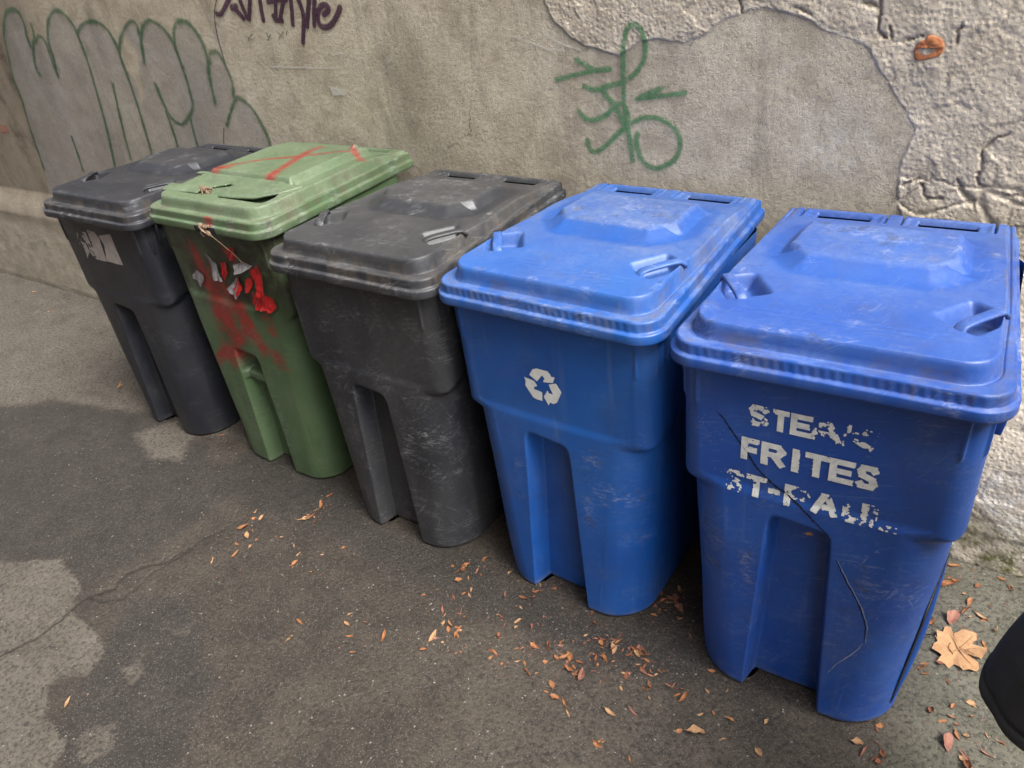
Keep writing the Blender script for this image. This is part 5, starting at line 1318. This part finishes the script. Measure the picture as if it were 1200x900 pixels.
# head features
V, F = clump((0, -.105, 1.655), .012, 3, 4, (.4, .6, 1.2)); obj('nose', V, F, M['skin'], person)
for sgn in (-1, 1):
    V, F = clump((sgn * .032, -.094, 1.685), .009, 2, 6, (.4, .2, .3)); obj('eye', V, F, M['hairm'], person)
V, F = clump((0, -.094, 1.612), .012, 3, 8, (1.4, .2, .25)); obj('mouth', V, F, M['rust'], person)
th = np.linspace(0, 2 * PI, 40, endpoint=False); ph = np.linspace(0.02, 1.75, 16)
V = np.array([[.094 * math.sin(p_) * math.cos(t_), -.012 + (.098 + .012 * math.sin(t_)) * math.sin(p_) * math.sin(t_) * (0.86 if math.sin(t_) < 0 else 1.08), 1.69 + .10 * math.cos(p_) + (.06 if math.sin(t_) < -.2 else 0) * (p_ / 1.75)] for p_ in ph for t_ in th])
obj('hair', V, grid_faces(16, 40, True), M['hairm'], person)
# coat: flaring skirt, shoulders, sleeves
HEM = 0.82; RH = 0.25
prof = [(HEM + .004, RH - .012), (HEM, RH - .006), (HEM + .001, RH - .001), (HEM + .006, RH), (HEM + .026, RH + .001), (HEM + .0295, RH - .009), (HEM + .033, RH - .001)] + [(HEM + .033 + k * (1.02 - HEM - .033) / 22, lerp(RH - .001, .225, (k / 22.) ** 1.5)) for k in range(1, 23)] + [(1.10, .195), (1.2, .2), (1.32, .215), (1.42, .205), (1.48, .15), (1.52, .085), (1.55, .07)]
na = 180
LOBE = math.radians(120)
rows = []
for z_, r_ in prof:
    t_ = np.linspace(0, 2 * PI, na, endpoint=False)
    k = sm((1.15 - z_) / .5)
    lobe = np.exp(-((((t_ - LOBE + PI) % (2 * PI)) - PI) / 0.46) ** 2)
    rr = r_ * (1 + 0.52 * lobe * sm((1.25 - z_) / .12) + k * (0.026 * np.sin(t_ * 7 + 1.2) + 0.016 * np.sin(t_ * 4 + .3) + .022 * np.sin(t_ * 15 + 5 * z_) + .010 * np.sin(t_ * 31 + 9 * z_)))
    rows.append(np.stack([rr * np.cos(t_) * 1.08, rr * np.sin(t_) * (0.98 if z_ < 1.1 else .72), np.full(na, z_) + (.012 * np.sin(t_ * 2 + .7) * k if z_ < 1 else 0)], -1))
coat = obj('coat', np.stack(rows).reshape(-1, 3), grid_faces(len(prof), na, True), M['coat'], person)
coat['label'] = 'long black coat with a stitched hem'
# vertical seam welts
for a0 in (3.95, 1.2, 5.6):
    pts_ = []
    j = int(a0 / (2 * PI) * na) % na
    for k in range(3, len(prof) - 6):
        p_ = rows[k][j]; s_ = np.array([p_[0], p_[1], 0]); s_ /= np.linalg.norm(s_)
        pts_.append(p_ + s_ * .0006)
    V, F = tube(pts_, .0022, 6); obj('seam', V, F, M['coat'], coat)
for sgn in (-1, 1):
    P = smooth_line([(sgn * .17, .01, 1.45), (sgn * .225, .02, 1.32), (sgn * .255, .02, 1.16), (sgn * .268, -.015, 1.02), (sgn * .272, -.05, .90), (sgn * .272, -.058, .875)], 5)
    V, F = tube(P, np.linspace(.082, .062, len(P)) * (1 + .03 * np.sin(np.arange(len(P)) * 1.7)), 20); obj('sleeve', V, F, M['coat'], coat)
for sgn in (-1, 1):
    V, F = bevel_box(sgn * .11 - .05, sgn * .11 + .05, -.20, .09, .0, .09, .03)
    obj('boot', V, F, M['boot'], person)

# ------------------------------------------------------------------ the building added unseen behind the camera, to shade the bin fronts and far end
shade_bld = empty('occluder', (-4.6, -3.0, 0))
tag(shade_bld, 'unseen plain brick building across the alley facing the bins', 'occluder')
V, F = bevel_box(-7.2, 7.2, -3.0, 0.0, 0.0, 9.0, .02)
obj('occluder_facade', V, F, M['block'], shade_bld, False)
for wx_ in (-4.4, -1.6, 1.2, 4.0):
    for wz_ in (1.2, 4.0):
        V, F = join([bevel_box(wx_ - .55, wx_ + .55, .002, .05, wz_ - .06, wz_, .01), bevel_box(wx_ - .55, wx_ + .55, .002, .04, wz_ + 1.4, wz_ + 1.46, .01), bevel_box(wx_ - .55, wx_ - .49, .002, .04, wz_ + .003, wz_ + 1.397, .01), bevel_box(wx_ + .49, wx_ + .55, .002, .04, wz_ + .003, wz_ + 1.397, .01)])
        f_ = obj('occluder_window', V, F, M['steel'], shade_bld, False)
        V, F = bevel_box(wx_ - .49, wx_ + .49, .003, .012, wz_ + .001, wz_ + 1.399, .003)
        obj('occluder_pane', V, F, M['void'], f_, False)
